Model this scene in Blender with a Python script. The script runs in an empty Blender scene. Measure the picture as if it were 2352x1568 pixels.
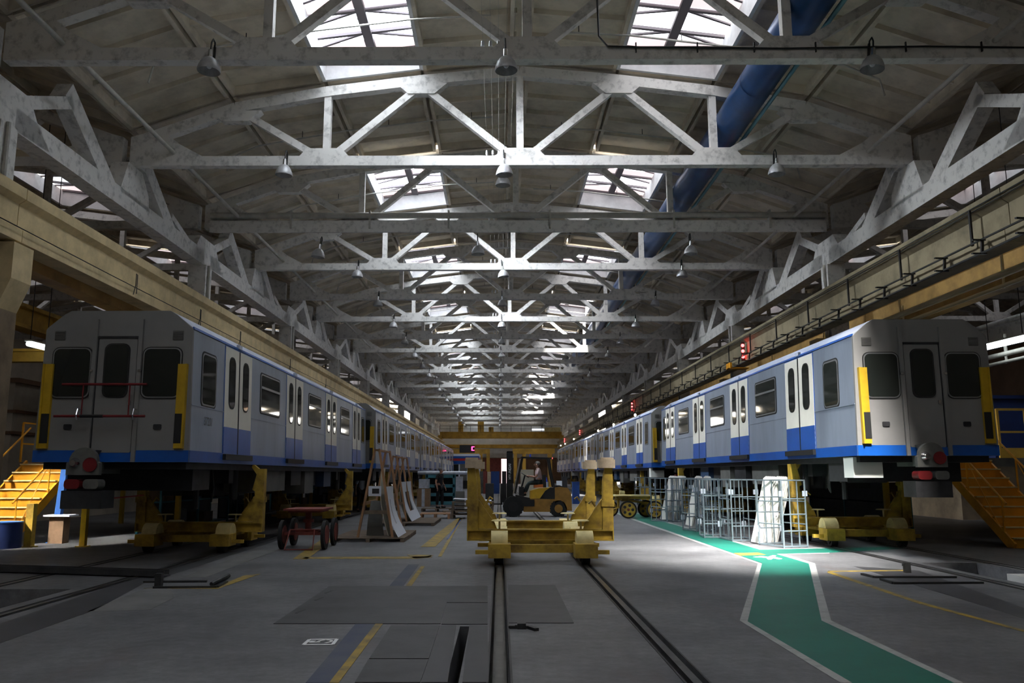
import bpy, math, random
from mathutils import Vector, Matrix
random.seed(7)
S = bpy.context.scene
COL = S.collection
V = Vector
# ---------------------------------------------------------------- camera
W_, H_, FPX = 2352, 1568, 1890.0
PITCH, YAW, PPX, CAMH = math.radians(9.17), math.radians(-0.3), 1137.0, 1.6
fwd = V((math.sin(YAW)*math.cos(PITCH), math.cos(YAW)*math.cos(PITCH), math.sin(PITCH)))
rgt = V((math.cos(YAW), -math.sin(YAW), 0)); upv = rgt.cross(fwd)
CAM = V((0, 0, CAMH))
def ray(px, py): return fwd + rgt*((px-PPX)/FPX) + upv*((784-py)/FPX)
def F(px, py, z=0.0):            # point of a horizontal plane seen at a pixel
    r = ray(px, py); t = (z-CAMH)/r.z; return CAM + r*t
def D(px, py, d):                # point at distance d down the hall
    r = ray(px, py); return CAM + r*(d/r.y)
def LX(px, py, x):               # point on the vertical plane X = x
    r = ray(px, py); return CAM + r*(x/r.x)
cd = bpy.data.cameras.new('camera'); cam = bpy.data.objects.new('camera', cd); COL.objects.link(cam)
cam.location = CAM; cam.rotation_euler = (math.pi/2+PITCH, 0, -YAW)
cd.sensor_width = 36; cd.lens = FPX/W_*36; cd.shift_x = (W_/2-PPX)/W_; cd.clip_start = .05; cd.clip_end = 400
S.camera = cam
S.view_settings.view_transform = 'Standard'; S.view_settings.look = 'None'; S.view_settings.gamma = 1
S.view_settings.exposure = 0.0
try: S.view_settings.use_curve_mapping = False
except Exception: pass
S.cycles.max_bounces = 6; S.cycles.diffuse_bounces = 4; S.cycles.glossy_bounces = 3; S.cycles.transparent_max_bounces = 6
S.cycles.use_adaptive_sampling = True; S.cycles.adaptive_threshold = .035; S.cycles.use_denoising = True; S.cycles.sample_clamp_indirect = 4
S.cycles.caustics_reflective = False; S.cycles.caustics_refractive = False
# ---------------------------------------------------------------- materials
M = {}
def mat(name, col, rough=.6, metal=0., dirt=.0, scale=3., dcol=None, spec=.4, streak=None, emit=None, estr=0., bump=0., coords='world', lo=.42, hi=.68):
    m = bpy.data.materials.new(name); m.use_nodes = True; nt = m.node_tree; N, L = nt.nodes, nt.links
    b = N['Principled BSDF']; c = tuple(col)+(1,)
    b.inputs['Base Color'].default_value = c; b.inputs['Roughness'].default_value = rough
    b.inputs['Metallic'].default_value = metal; b.inputs['Specular IOR Level'].default_value = spec
    if emit: b.inputs['Emission Color'].default_value = tuple(emit)+(1,); b.inputs['Emission Strength'].default_value = estr
    if dirt > 0 or bump > 0:
        if coords == 'world': g = N.new('ShaderNodeNewGeometry'); co = g.outputs['Position']
        else: g = N.new('ShaderNodeTexCoord'); co = g.outputs['Object']
        if streak:
            mp = N.new('ShaderNodeMapping'); mp.inputs['Scale'].default_value = streak; L.new(co, mp.inputs[0]); co = mp.outputs[0]
        n = N.new('ShaderNodeTexNoise'); n.inputs['Scale'].default_value = scale; n.inputs['Detail'].default_value = 6; n.inputs['Roughness'].default_value = .65
        L.new(co, n.inputs['Vector'])
        if dirt > 0:
            r = N.new('ShaderNodeValToRGB'); e = r.color_ramp.elements
            e[0].position = lo; e[1].position = hi; e[0].color = c
            d = dcol if dcol else tuple(x*(1-dirt) for x in col)
            e[1].color = tuple(d)+(1,)
            L.new(n.outputs['Fac'], r.inputs[0]); L.new(r.outputs[0], b.inputs['Base Color'])
        if bump > 0:
            bp = N.new('ShaderNodeBump'); bp.inputs['Strength'].default_value = bump; bp.inputs['Distance'].default_value = .02
            L.new(n.outputs['Fac'], bp.inputs['Height']); L.new(bp.outputs[0], b.inputs['Normal'])
    M[name] = m; return m
mat('white_concrete', (.78,.76,.725), .8, 0, .55, 4.5, bump=.2, lo=.5, hi=.74)
mat('roof_slab', (.74,.66,.53), .85, 0, .35, .9)
mat('glaze_dim', (.8,.82,.85), .6, emit=(.90,.94,1.0), estr=.8)
mat('glaze_right', (.85,.88,.92), .6, emit=(.92,.95,1.0), estr=3.0)
mat('roof_dark', (.05,.05,.045), .9)
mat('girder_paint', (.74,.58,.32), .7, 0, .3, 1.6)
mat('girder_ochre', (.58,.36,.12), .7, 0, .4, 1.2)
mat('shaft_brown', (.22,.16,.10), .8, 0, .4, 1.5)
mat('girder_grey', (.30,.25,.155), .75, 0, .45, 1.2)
mat('wall_white', (.6,.6,.58), .8, 0, .3, .5)
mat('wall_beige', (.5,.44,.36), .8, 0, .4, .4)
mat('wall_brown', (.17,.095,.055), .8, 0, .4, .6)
mat('steel_dark', (.05,.05,.05), .5, .6, .4, 4)
mat('rail_steel', (.16,.155,.15), .35, .8, .5, 3)
mat('plate_steel', (.062,.062,.065), .5, .3, .45, 2.2)
mat('car_grey', (.215,.21,.205), .55, 0, .12, .8, spec=.3)
mat('car_silver', (.31,.365,.46), .36, .4, .25, 1.1, streak=(1,1,.25))
mat('car_roof', (.56,.60,.72), .5, 0, .2, 1.2)
mat('car_blue', (.008,.085,.38), .32, 0, .25, 1.3, spec=.5)
mat('door_cream', (.80,.77,.68), .4, 0, .1, 1.5)
mat('rubber', (.012,.012,.012), .6)
mat('car_glass', (.016,.019,.017), .04, 0, spec=.6)
mat('window_trim', (.30,.31,.32), .35, .7)
mat('safety_yellow', (.50,.31,.012), .5, 0, .2, 4)
mat('trolley_yellow', (.50,.33,.042), .55, 0, .75, 2.6, dcol=(.17,.10,.025), coords='object')
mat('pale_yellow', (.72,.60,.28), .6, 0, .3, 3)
mat('crane_yellow', (.60,.35,.05), .6, 0, .4, 1)
mat('orange', (.74,.32,.012), .5, 0, .3, 2)
mat('red_bar', (.16,.01,.012), .5)
mat('red_paint', (.22,.045,.035), .6, 0, .4, 3)
mat('black', (.015,.015,.015), .5)
mat('under_dark', (.035,.035,.038), .6, .2, .5, 3)
mat('under_grey', (.13,.13,.12), .6, 0, .4, 2)
mat('under_blue', (.02,.05,.11), .5)
mat('chrome', (.6,.6,.62), .2, 1)
mat('white_box', (.75,.76,.72), .5)
mat('wood', (.42,.23,.12), .7, 0, .45, 2.4, streak=(6,6,1), coords='object')
mat('wood_grey', (.20,.15,.11), .8, 0, .5, 3)
mat('block_wood', (.62,.50,.36), .8, 0, .3, 5)
mat('panel_white', (.70,.74,.82), .5)
mat('panel_cream', (.62,.58,.46), .6)
mat('moulding', (.86,.85,.80), .4)
mat('cage_steel', (.20,.25,.28), .45, .45, .25, 4)
mat('cage_light', (.45,.50,.58), .5, .2)
mat('container_blue', (.008,.022,.10), .5, 0, .3, 2)
mat('blue_paint', (.015,.06,.24), .5, 0, .3, 3)
mat('blue_post', (.04,.14,.45), .5)
mat('teal_shelf', (.06,.22,.27), .55, 0, .3, 3)
mat('cardboard', (.30,.19,.11), .8, 0, .3, 3)
mat('plastic_wrap', (.55,.58,.66), .2, 0, .3, 6)
mat('duct_blue', (.010,.060,.19), .32, .3, .35, 1.6)
mat('duct_pipe', (.12,.30,.36), .4, .3)
mat('lamp_shade', (.55,.55,.56), .45, .3, .25, 5)
mat('lamp_neck', (.75,.76,.78), .25, 1)
mat('bulb', (.8,.8,.8), .2)
mat('cable', (.02,.02,.02), .6)
mat('pipe_paint', (.52,.50,.45), .6, 0, .25, 3)
mat('pipe_cream', (.88,.74,.44), .45)
mat('skin', (.42,.22,.15), .55)
mat('hair', (.14,.13,.12), .8)
mat('hair_dark', (.03,.025,.02), .8)
mat('shirt_pink', (.52,.40,.40), .8, 0, .3, 25)
mat('shirt_dark', (.014,.014,.017), .85)
mat('shirt_white', (.55,.57,.6), .85)
mat('trousers', (.015,.025,.03), .85)
mat('shoe', (.01,.01,.01), .6)
mat('tyre', (.015,.015,.015), .8)
mat('lift_yellow', (.62,.36,.02), .4, 0, .2, 4)
mat('lift_ochre', (.40,.21,.04), .5, 0, .35, 3)
mat('lift_black', (.012,.012,.013), .4)
mat('letter_white', (.8,.8,.8), .6)
mat('seat_orange', (.5,.16,.05), .6)
mat('green_paint', (.007,.125,.09), .5, 0, .22, 1.4)
mat('line_white', (.36,.36,.35), .6, 0, .4, 5, lo=.45, hi=.75)
mat('line_yellow', (.36,.24,.035), .6, 0, .5, 4, dcol=(.12,.10,.06))
mat('line_blue', (.05,.06,.10), .6, 0, .5, 1.5, dcol=(.085,.09,.11))
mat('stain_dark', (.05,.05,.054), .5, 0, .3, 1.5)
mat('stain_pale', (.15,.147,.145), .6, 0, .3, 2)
mat('train_red', (.5,.02,.03), .4)
mat('red_led', (.2,.01,.01), .5, emit=(1,.05,.05), estr=9)
mat('red_sign', (.2,.01,.03), .5, emit=(1,.03,.14), estr=6)
mat('tube_light', (.9,.9,.9), .5, emit=(.85,.95,1), estr=4.5)
mat('warm_bulb', (.9,.9,.9), .5, emit=(1,.75,.45), estr=12)
mat('work_light', (.9,.9,.9), .5, emit=(1,.85,.62), estr=10)
mat('bright_opening', (.9,.9,.9), .5, emit=(1,.72,.72), estr=1.0)
mat('blue_lamp', (.05,.1,.7), .3)
mat('glaze_pink', (.55,.47,.47), .6, emit=(.82,.70,.71), estr=.75)
mat('mullion', (.14,.12,.13), .8)
mat('curb_white', (.75,.75,.76), .7, 0, .2, 2)
mat('tape_red', (.6,.08,.08), .5)
mat('glaze', (.85,.88,.92), .6, emit=(.84,.92,1.0), estr=7.6)
# concrete floor
def floor_mat():
    m = bpy.data.materials.new('floor_concrete'); m.use_nodes = True; nt = m.node_tree; N, L = nt.nodes, nt.links
    b = N['Principled BSDF']; g = N.new('ShaderNodeNewGeometry')
    def noise(sc, det, st=None):
        n = N.new('ShaderNodeTexNoise'); n.inputs['Scale'].default_value = sc; n.inputs['Detail'].default_value = det; n.inputs['Roughness'].default_value = .7
        co = g.outputs['Position']
        if st:
            mp = N.new('ShaderNodeMapping'); mp.inputs['Scale'].default_value = st; L.new(co, mp.inputs[0]); co = mp.outputs[0]
        L.new(co, n.inputs['Vector']); return n
    n1 = noise(.55, 8); n2 = noise(9, 6); n3 = noise(.9, 5, (1.4,.5,1))
    r1 = N.new('ShaderNodeValToRGB'); e = r1.color_ramp.elements
    e[0].position=.3; e[0].color=(.062,.062,.068,1); e[1].position=.72; e[1].color=(.195,.195,.203,1)
    L.new(n1.outputs['Fac'], r1.inputs[0])
    r2 = N.new('ShaderNodeValToRGB'); e = r2.color_ramp.elements
    e[0].position=.35; e[0].color=(.72,.72,.72,1); e[1].position=.7; e[1].color=(1.12,1.12,1.12,1)
    L.new(n2.outputs['Fac'], r2.inputs[0])
    mx = N.new('ShaderNodeMixRGB'); mx.blend_type='MULTIPLY'; mx.inputs[0].default_value=1
    L.new(r1.outputs[0], mx.inputs[1]); L.new(r2.outputs[0], mx.inputs[2])
    r3 = N.new('ShaderNodeValToRGB'); e = r3.color_ramp.elements
    e[0].position=.58; e[0].color=(0,0,0,1); e[1].position=.72; e[1].color=(.55,.55,.55,1)
    L.new(n3.outputs['Fac'], r3.inputs[0])
    mx2 = N.new('ShaderNodeMixRGB'); L.new(r3.outputs[0], mx2.inputs[0]); L.new(mx.outputs[0], mx2.inputs[1]); mx2.inputs[2].default_value=(.10,.075,.072,1)
    L.new(mx2.outputs[0], b.inputs['Base Color'])
    b.inputs['Roughness'].default_value=.5; b.inputs['Specular IOR Level'].default_value=.35
    bp = N.new('ShaderNodeBump'); bp.inputs['Strength'].default_value=.12; bp.inputs['Distance'].default_value=.02
    L.new(n2.outputs['Fac'], bp.inputs['Height']); L.new(bp.outputs[0], b.inputs['Normal'])
    M['floor'] = m
floor_mat()
# glazing that lets part of the sunlight through
def clear_glaze():
    m = bpy.data.materials.new('glaze_clear'); m.use_nodes = True; nt = m.node_tree; N, L = nt.nodes, nt.links
    N.remove(N['Principled BSDF']); o = N['Material Output']
    e = N.new('ShaderNodeEmission'); e.inputs[0].default_value=(.90,.94,1,1); e.inputs[1].default_value=3.0
    t = N.new('ShaderNodeBsdfTransparent'); a = N.new('ShaderNodeAddShader')
    L.new(e.outputs[0], a.inputs[0]); L.new(t.outputs[0], a.inputs[1]); L.new(a.outputs[0], o.inputs[0]); M['glaze_clear'] = m
clear_glaze()
# ---------------------------------------------------------------- mesh builder
class MB:
    def __init__(s): s.v=[]; s.f=[]; s.sm=[]
    def add(s, vs, fs, smooth=False):
        o=len(s.v); s.v += [V(p) for p in vs]
        for f in fs: s.f.append([i+o for i in f]); s.sm.append(smooth)
        return s
    def hexa(s, p): return s.add(p, [(0,3,2,1),(4,5,6,7),(0,1,5,4),(1,2,6,5),(2,3,7,6),(3,0,4,7)])
    def box(s, c, d, rz=0., ry=0., rx=0.):
        x,y,z=(i/2 for i in d); R=Matrix.Rotation(rz,3,'Z')@Matrix.Rotation(ry,3,'Y')@Matrix.Rotation(rx,3,'X'); c=V(c)
        return s.hexa([c+R@V(q) for q in ((-x,-y,-z),(x,-y,-z),(x,y,-z),(-x,y,-z),(-x,-y,z),(x,-y,z),(x,y,z),(-x,y,z))])
    def bb(s, x0,x1,y0,y1,z0,z1): return s.box(((x0+x1)/2,(y0+y1)/2,(z0+z1)/2),(abs(x1-x0),abs(y1-y0),abs(z1-z0)))
    def bar(s, p, q, w, h, up=(0,0,1)):
        p,q=V(p),V(q); d=(q-p).normalized(); u=V(up)
        if abs(d.dot(u))>.98: u=V((0,1,0))
        a=d.cross(u).normalized(); u=a.cross(d).normalized(); a=a*(w/2); u=u*(h/2)
        return s.hexa([p-a-u,p+a-u,q+a-u,q-a-u,p-a+u,p+a+u,q+a+u,q-a+u])
    def cyl(s, p, q, r, r2=None, n=14, caps=True, smooth=True):
        p,q=V(p),V(q); r2=r if r2 is None else r2; d=(q-p).normalized()
        a=d.orthogonal().normalized(); b=d.cross(a); vs=[]
        for i in range(n):
            t=2*math.pi*i/n; e=a*math.cos(t)+b*math.sin(t); vs+=[p+e*r,q+e*r2]
        s.add(vs,[(2*i,2*((i+1)%n),2*((i+1)%n)+1,2*i+1) for i in range(n)],smooth)
        if caps: s.add([vs[2*i] for i in range(n)],[tuple(range(n-1,-1,-1))]); s.add([vs[2*i+1] for i in range(n)],[tuple(range(n))])
        return s
    def tube(s, pts, r, n=8):
        pts=[V(p) for p in pts]; N=len(pts); rings=[]; a=None
        for i,p in enumerate(pts):
            d=(pts[min(i+1,N-1)]-pts[max(i-1,0)]).normalized()
            a=d.orthogonal().normalized() if a is None else (a-d*a.dot(d)).normalized()
            b=d.cross(a); rings+=[p+(a*math.cos(2*math.pi*k/n)+b*math.sin(2*math.pi*k/n))*r for k in range(n)]
        fs=[(i*n+k,i*n+(k+1)%n,(i+1)*n+(k+1)%n,(i+1)*n+k) for i in range(N-1) for k in range(n)]
        s.add(rings,fs,True); s.add(rings[:n],[tuple(range(n-1,-1,-1))]); s.add(rings[-n:],[tuple(range(n))]); return s
    def prism(s, poly, vec, smooth=False):
        n=len(poly); vec=V(vec); a=[V(p) for p in poly]; b=[p+vec for p in a]
        nr=V((0,0,0))
        for i in range(n): nr+=a[i].cross(a[(i+1)%n])
        if nr.dot(vec)>0: s.add(a,[tuple(range(n-1,-1,-1))]); s.add(b,[tuple(range(n))]); s.add(a+b,[(i,(i+1)%n,n+(i+1)%n,n+i) for i in range(n)],smooth)
        else: s.add(a,[tuple(range(n))]); s.add(b,[tuple(range(n-1,-1,-1))]); s.add(a+b,[(i,n+i,n+(i+1)%n,(i+1)%n) for i in range(n)],smooth)
        return s
    def lathe(s, prof, o=(0,0,0), n=20):
        o=V(o); k=len(prof); vs=[]
        for i in range(n):
            t=2*math.pi*i/n; vs+=[o+V((r*math.cos(t),r*math.sin(t),z)) for r,z in prof]
        return s.add(vs,[(i*k+j,((i+1)%n)*k+j,((i+1)%n)*k+j+1,i*k+j+1) for i in range(n) for j in range(k-1)],True)
    def quad(s,*p): return s.add(p,[tuple(range(len(p)))])
    def sph(s, c, r, n=10, sc=(1,1,1)):
        k=n//2; prof=[(r*math.sin(math.pi*j/k), -r*math.cos(math.pi*j/k)) for j in range(k+1)]
        o=len(s.v); s.lathe(prof,(0,0,0),n); c=V(c)
        for i in range(o,len(s.v)): q=s.v[i]; s.v[i]=c+V((q.x*sc[0],q.y*sc[1],q.z*sc[2]))
        return s
    def xf(s, m):
        s.v=[m@p for p in s.v]; return s
    def build(s, name, m, parent=None, label=None, loc=None, w=False):
        me=bpy.data.meshes.new(name); off=V((0,0,0))
        if w and parent is not None:
            p=parent
            while p is not None: off+=V(p.location); p=p.parent
        if w and parent is None and loc is not None: off=V(loc)
        me.from_pydata([p-off for p in s.v],[],s.f); me.polygons.foreach_set('use_smooth',s.sm)
        if any(s.sm):
            try: me.set_sharp_from_angle(angle=math.radians(40))
            except Exception: pass
        me.materials.append(M[m] if isinstance(m,str) else m); me.update()
        o=bpy.data.objects.new(name,me); COL.objects.link(o)
        if parent is not None: o.parent=parent
        if loc is not None: o.location=loc
        if label: o['label']=label
        return o
def thing(name,label,cat,loc=(0,0,0),rz=0.,group=None):
    o=bpy.data.objects.new(name,None); COL.objects.link(o); o.location=loc; o.rotation_euler=(0,0,rz); o.empty_display_size=.2
    return tag(o,label,cat,group)
def tag(o,label,cat,group=None):
    o['label']=label; o['category']=cat
    if group: o['group']=group
    return o
def st(o,label=None):
    o['kind']='structure'
    if label: o['label']=label
    return o
def kids(o): return list(CH.get(o.name,())) if False else [c for c in o.children]
def dup(root,loc,rz=None,label=None,group=None,scale=None):
    def cp(o,par):
        c=o.copy(); COL.objects.link(c); c.parent=par
        for ch in o.children: cp(ch,c)
        return c
    r=cp(root,None); r.location=loc
    if rz is not None: r.rotation_euler=(0,0,rz)
    if scale: r.scale=scale
    if label: r['label']=label
    if group: r['group']=group
    return r
def rr(a0,a1,b0,b1,r,n=4):
    out=[]
    for (ca,cb,t0) in ((a1-r,b1-r,0),(a0+r,b1-r,90),(a0+r,b0+r,180),(a1-r,b0+r,270)):
        for i in range(n+1):
            t=math.radians(t0+90*i/n); out.append((ca+r*math.cos(t),cb+r*math.sin(t)))
    return out
ORD=['first','second','third','fourth','fifth','sixth','seventh','eighth','ninth','tenth','eleventh','twelfth','thirteenth','fourteenth','fifteenth','sixteenth','seventeenth','eighteenth','nineteenth','twentieth','twenty-first','twenty-second','twenty-third','twenty-fourth','twenty-fifth','twenty-sixth']
def text(name,body,size,m,parent,loc,rot,ext=.002,align='CENTER'):
    cu=bpy.data.curves.new(name,'FONT'); cu.body=body; cu.size=size; cu.extrude=ext; cu.align_x=align; cu.align_y='CENTER'
    o=bpy.data.objects.new(name,cu); COL.objects.link(o); dg=bpy.context.evaluated_depsgraph_get(); me=bpy.data.meshes.new_from_object(o.evaluated_get(dg)); bpy.data.objects.remove(o)
    me.materials.clear(); me.materials.append(M[m]); o=bpy.data.objects.new(name,me); COL.objects.link(o); o.parent=parent; o.location=loc; o.rotation_euler=rot; return o
# ================================================================ BUILDING
CX, LC, RC = .6, -10.66, 11.85
TZ = 10.43
def TD(k): return 16.4+6.05*k
YA, YB = -10.0, 152.0
XL, XR = -33.2, 34.4
# ---- floor with pits and flangeways
RAILX = [-7.30,-5.75,0.0,1.54,7.45,9.0]
holes = [(x-.085,x+.085,YA+.5,150,-.16) for x in RAILX]
holes += [(-7.05,-6.05,6.5,12.0,-1.3),(7.75,8.75,13.1,15.6,-1.3),(-.42,-.32,2.0,9.15,-.4)]
def make_floor():
    xs=sorted({XL,XR}|{h[0] for h in holes}|{h[1] for h in holes}); ys=sorted({YA,YB}|{h[2] for h in holes}|{h[3] for h in holes})
    def dep(x,y):
        for h in holes:
            if h[0]<x<h[1] and h[2]<y<h[3]: return h[4]
        return 0.
    mb=MB(); nx,ny=len(xs)-1,len(ys)-1
    Z=[[dep((xs[i]+xs[i+1])/2,(ys[j]+ys[j+1])/2) for j in range(ny)] for i in range(nx)]
    for i in range(nx):
        for j in range(ny):
            z=Z[i][j]; mb.quad((xs[i],ys[j],z),(xs[i+1],ys[j],z),(xs[i+1],ys[j+1],z),(xs[i],ys[j+1],z))
            if i+1<nx and Z[i+1][j]!=z: mb.quad((xs[i+1],ys[j],z),(xs[i+1],ys[j+1],z),(xs[i+1],ys[j+1],Z[i+1][j]),(xs[i+1],ys[j],Z[i+1][j]))
            if j+1<ny and Z[i][j+1]!=z: mb.quad((xs[i],ys[j+1],z),(xs[i+1],ys[j+1],z),(xs[i+1],ys[j+1],Z[i][j+1]),(xs[i],ys[j+1],Z[i][j+1]))
    return mb.build('floor','floor')
floor = st(make_floor(),'grey worn concrete floor of the repair hall'); floor['category']='floor'
def paint(name,pts,m,label,z=.0025):      # flat paint on the floor, given by floor pixels
    mb=MB(); q=[F(*p) for p in pts]; mb.prism([V((p.x,p.y,.0005)) for p in q],(0,0,z)); return mb.build(name,m,floor,label)
def strip(name,pts,wd,m,label,z=.0025):   # painted line along floor points
    mb=MB()
    for a,b in zip(pts[:-1],pts[1:]): mb.bar((a[0],a[1],z/2+.0005),(b[0],b[1],z/2+.0005),wd,z)
    return mb.build(name,m,floor,label)
g=MB()
gp=[[(1750,1294),(1717,1427),(1957,1568),(2191,1568),(1887,1425),(1858,1294)],
    [(1417,1177),(1464,1194),(1750,1294),(1858,1294),(1784,1272),(1745,1262),(1626,1227),(1490,1188),(1460,1178)],
    [(1745,1262),(1784,1272),(1905,1269),(2075,1259),(2035,1256),(1895,1259)],
    [(1957,1568),(2120,1660),(2420,1660),(2191,1568)]]
for p in gp: q=[F(*a) for a in p]; g.prism([V((a.x,a.y,.0005)) for a in q],(0,0,.0025))
g.build('walkway_paint','green_paint',floor,'green painted walkway bending across the floor')
wl=[[(1741,1294),(1699,1425),(1717,1428),(1750,1294)],[(1699,1425),(1930,1568),(1957,1568),(1717,1427)],
    [(1858,1294),(1887,1425),(1909,1425),(1872,1294)],[(1887,1425),(2191,1568),(2213,1568),(1909,1425)],
    [(1741,1294),(1750,1293),(1464,1194),(1417,1177),(1410,1177),(1457,1195)],
    [(1784,1272),(1858,1294),(1872,1294),(1800,1272.5),(1905,1270.5),(1905,1269)],
    [(1460,1178),(1490,1188),(1626,1227),(1745,1262),(1895,1259),(1895,1257.5),(1750,1260),(1632,1226),(1497,1188),(1466,1178)]]
for i,p in enumerate(wl): paint('walkway_border',p,'line_white','worn white border line of the green walkway')
paint('walkway_arrow',[(1730,1279),(1750,1277),(1764,1279),(1775,1275),(1783,1276),(1779,1279),(1797,1283),(1790,1284.5),(1776,1282),(1771,1285),(1764,1284.5),(1760,1281)],'letter_white','white arrow painted on the green walkway',.004)
paint('floor_band',[(702,1568),(757,1568),(863,1432),(963,1296),(938,1296),(813,1437)],'line_blue','faded dark blue painted band')
paint('floor_line',[(756,1568),(778,1568),(880,1432),(932,1365),(976,1300),(967,1300),(915,1368),(863,1432)],'line_yellow','worn yellow line',.004)
for p in ([(966,1256),(1000,1255),(1036,1220),(1062,1190),(1050,1190),(1012,1219)],[(1006,1278),(1014,1278),(1063,1190),(1056,1190)],
          [(672,1284),(705,1284),(770,1236),(742,1236)],[(705,1279),(975,1278),(995,1275),(985,1280),(960,1283),(690,1283)],
          [(935,1274),(990,1274),(992,1280),(950,1282)],[(330,1351),(500,1352),(598,1318),(560,1322),(495,1349)],
          [(1903,1311),(1900,1315),(2110,1386),(2352,1451),(2352,1447),(2120,1384)],[(1903,1311),(1900,1313),(2085,1311),(2085,1309)],
          [(1685,1270),(1742,1269),(1760,1274),(1700,1276)]):
    paint('floor_line',p,'line_yellow','worn yellow line',.004)
paint('floor_line',[(1026,1238),(1030,1238),(1060,1193),(1057,1193)],'blue_paint','thin blue line',.005)
# boxed stencil mark
def mark(pts,wd): 
    mb=MB(); q=[F(*p) for p in pts]
    for a,b in zip(q[:-1],q[1:]): mb.bar((a.x,a.y,.004),(b.x,b.y,.004),wd,.003)
    return mb
mk=MB()
for pts,wd in (([(697,1481),(764,1480.5),(774,1468),(711,1469),(697,1481)],.035),
               ([(721,1472),(711,1476)],.05),([(711,1476),(733,1475.5)],.03),([(733,1476.5),(729,1475),(735,1472),(746,1470)],.03),
               ([(750,1470),(761,1471),(761,1474),(747,1477)],.03)):
    b=mark(pts,wd); mk.add(b.v,b.f)
mk.build('floor_mark','letter_white',floor,'small white boxed mark stencilled on the floor')
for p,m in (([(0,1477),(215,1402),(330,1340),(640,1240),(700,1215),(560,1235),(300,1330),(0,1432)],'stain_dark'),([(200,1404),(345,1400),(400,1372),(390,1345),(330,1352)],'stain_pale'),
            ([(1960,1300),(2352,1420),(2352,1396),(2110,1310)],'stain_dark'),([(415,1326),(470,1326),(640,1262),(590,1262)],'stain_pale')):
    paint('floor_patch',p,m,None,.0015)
# ---- floor plates
def fplate(pts,label,m='plate_steel',lift=.006,group=None):
    q=[F(*p) for p in pts]; c=sum(q,V())/len(q); t=thing('floor_plate',label,'floor plate',(c.x,c.y,0),0,group)
    MB().prism([V((p.x,p.y,.001)) for p in q],(0,0,lift)).build('plate',m,t,w=True); return t
t=fplate([(628,1433),(757,1346),(1120,1346),(1120,1384),(1026,1384),(1012,1433)],'large dark steel floor plate with three lifting slots, left of the central rails')
for p in ((690,1405),(733,1376),(755,1360)):
    q=F(*p); MB().bar((q.x-.02,q.y-.13,.0075),(q.x+.02,q.y+.13,.0075),.03,.003).build('lifting_slot','black',t,w=True)
fplate([(1026,1386),(1120,1386),(1120,1434),(1014,1434)],'small square steel floor plate tucked beside the left central rail')
fplate([(1167,1344),(1275,1344),(1318,1431),(1168,1431)],'dark steel floor plate between the two central rails')
fplate([(898,1437),(1010,1437),(985,1513),(848,1513)],'steel pit cover plate nearer half, behind the long dark slot')
fplate([(846,1515),(984,1515),(965,1568),(815,1568)],'steel pit cover plate at the bottom edge, beside the dark slot')
fplate([(1012,1437),(1048,1437),(1028,1568),(967,1568)],'long ribbed steel strip along the left side of the dark slot','stain_dark')
fplate([(1078,1437),(1120,1437),(1122,1568),(1062,1568)],'long steel strip between the dark slot and the left central rail','stain_dark')
# shallow hatch frames with stop posts
def hatch(lines,post,label,rings=None):
    c=F(*post[0]); t=thing('floor_hatch',label,'floor hatch',(c.x,c.y,0))
    for ln in lines:
        mb=MB(); q=[F(*p) for p in ln]
        for a,b in zip(q[:-1],q[1:]): mb.bar((a.x,a.y,.015),(b.x,b.y,.015),.05,.03)
        mb.build('frame_bar','steel_dark',t,w=True)
    if len(post)>1:
        d=c.y; h=D(post[1][0],post[1][1],d).z
        MB().box((c.x,c.y,h/2),(.09,.09,h)).bb(c.x-.07,c.x,c.y-.02,c.y+.02,h-.06,h-.02).build('stop_post','steel_dark',t,w=True)
    return t
hatch([[(1980,1320),(2008,1327),(2196,1327)],[(2024,1332),(2052,1341),(2258,1340)]],[(2084,1315),(2084,1291)],'low dark hatch frame with short stop post beside the right pit')
t=hatch([[(330,1338),(475,1337)],[(352,1351),(498,1350),(520,1338)]],[(364,1349),(366,1316)],'low dark hatch frame with short post beside the left track')
ch=MB()
for i in range(9): 
    q=F(487+i*4,1346-i*2.1); ch.cyl((q.x,q.y-.03,.03),(q.x+.03,q.y+.05,.05),.035,.03,8)
ch.build('chain_heap','steel_dark',t,'dark coiled chain',w=True)
hatch([[(1168,1443),(1215,1443),(1233,1449)]],[(1198,1443),(1198,1430)],'small iron hook lying by the plate between the central rails')
# perforated channel bridging the left pit
a,b=F(0,1305),F(382,1326); t=thing('channel_beam','grey perforated steel channel bridging the left track pit','beam',(b.x,b.y,0))
mb=MB(); mb.bar((a.x-2,a.y,.03),(b.x,b.y,.03),.2,.02).bar((a.x-2,a.y-.1,.07),(b.x,b.y-.1,.07),.012,.09).bar((a.x-2,a.y+.1,.07),(b.x,b.y+.1,.07),.012,.09).build('channel','plate_steel',t,w=True)
mb=MB()
for i in range(14):
    q=a.lerp(b,(i+.5)/14); mb.cyl((q.x,q.y-.108,.07),(q.x,q.y-.106,.07),.022,n=10)
mb.build('bolt_hole','pipe_paint',t,w=True)
t=thing('pit_cover','white painted cover block at the near end of the right track pit','cover',(8.25,12.55,0)); MB().bb(-.48,.48,-.5,.5,.002,.10).bb(-.5,.5,-.52,-.46,.002,.12).build('block','wall_white',t)
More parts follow.
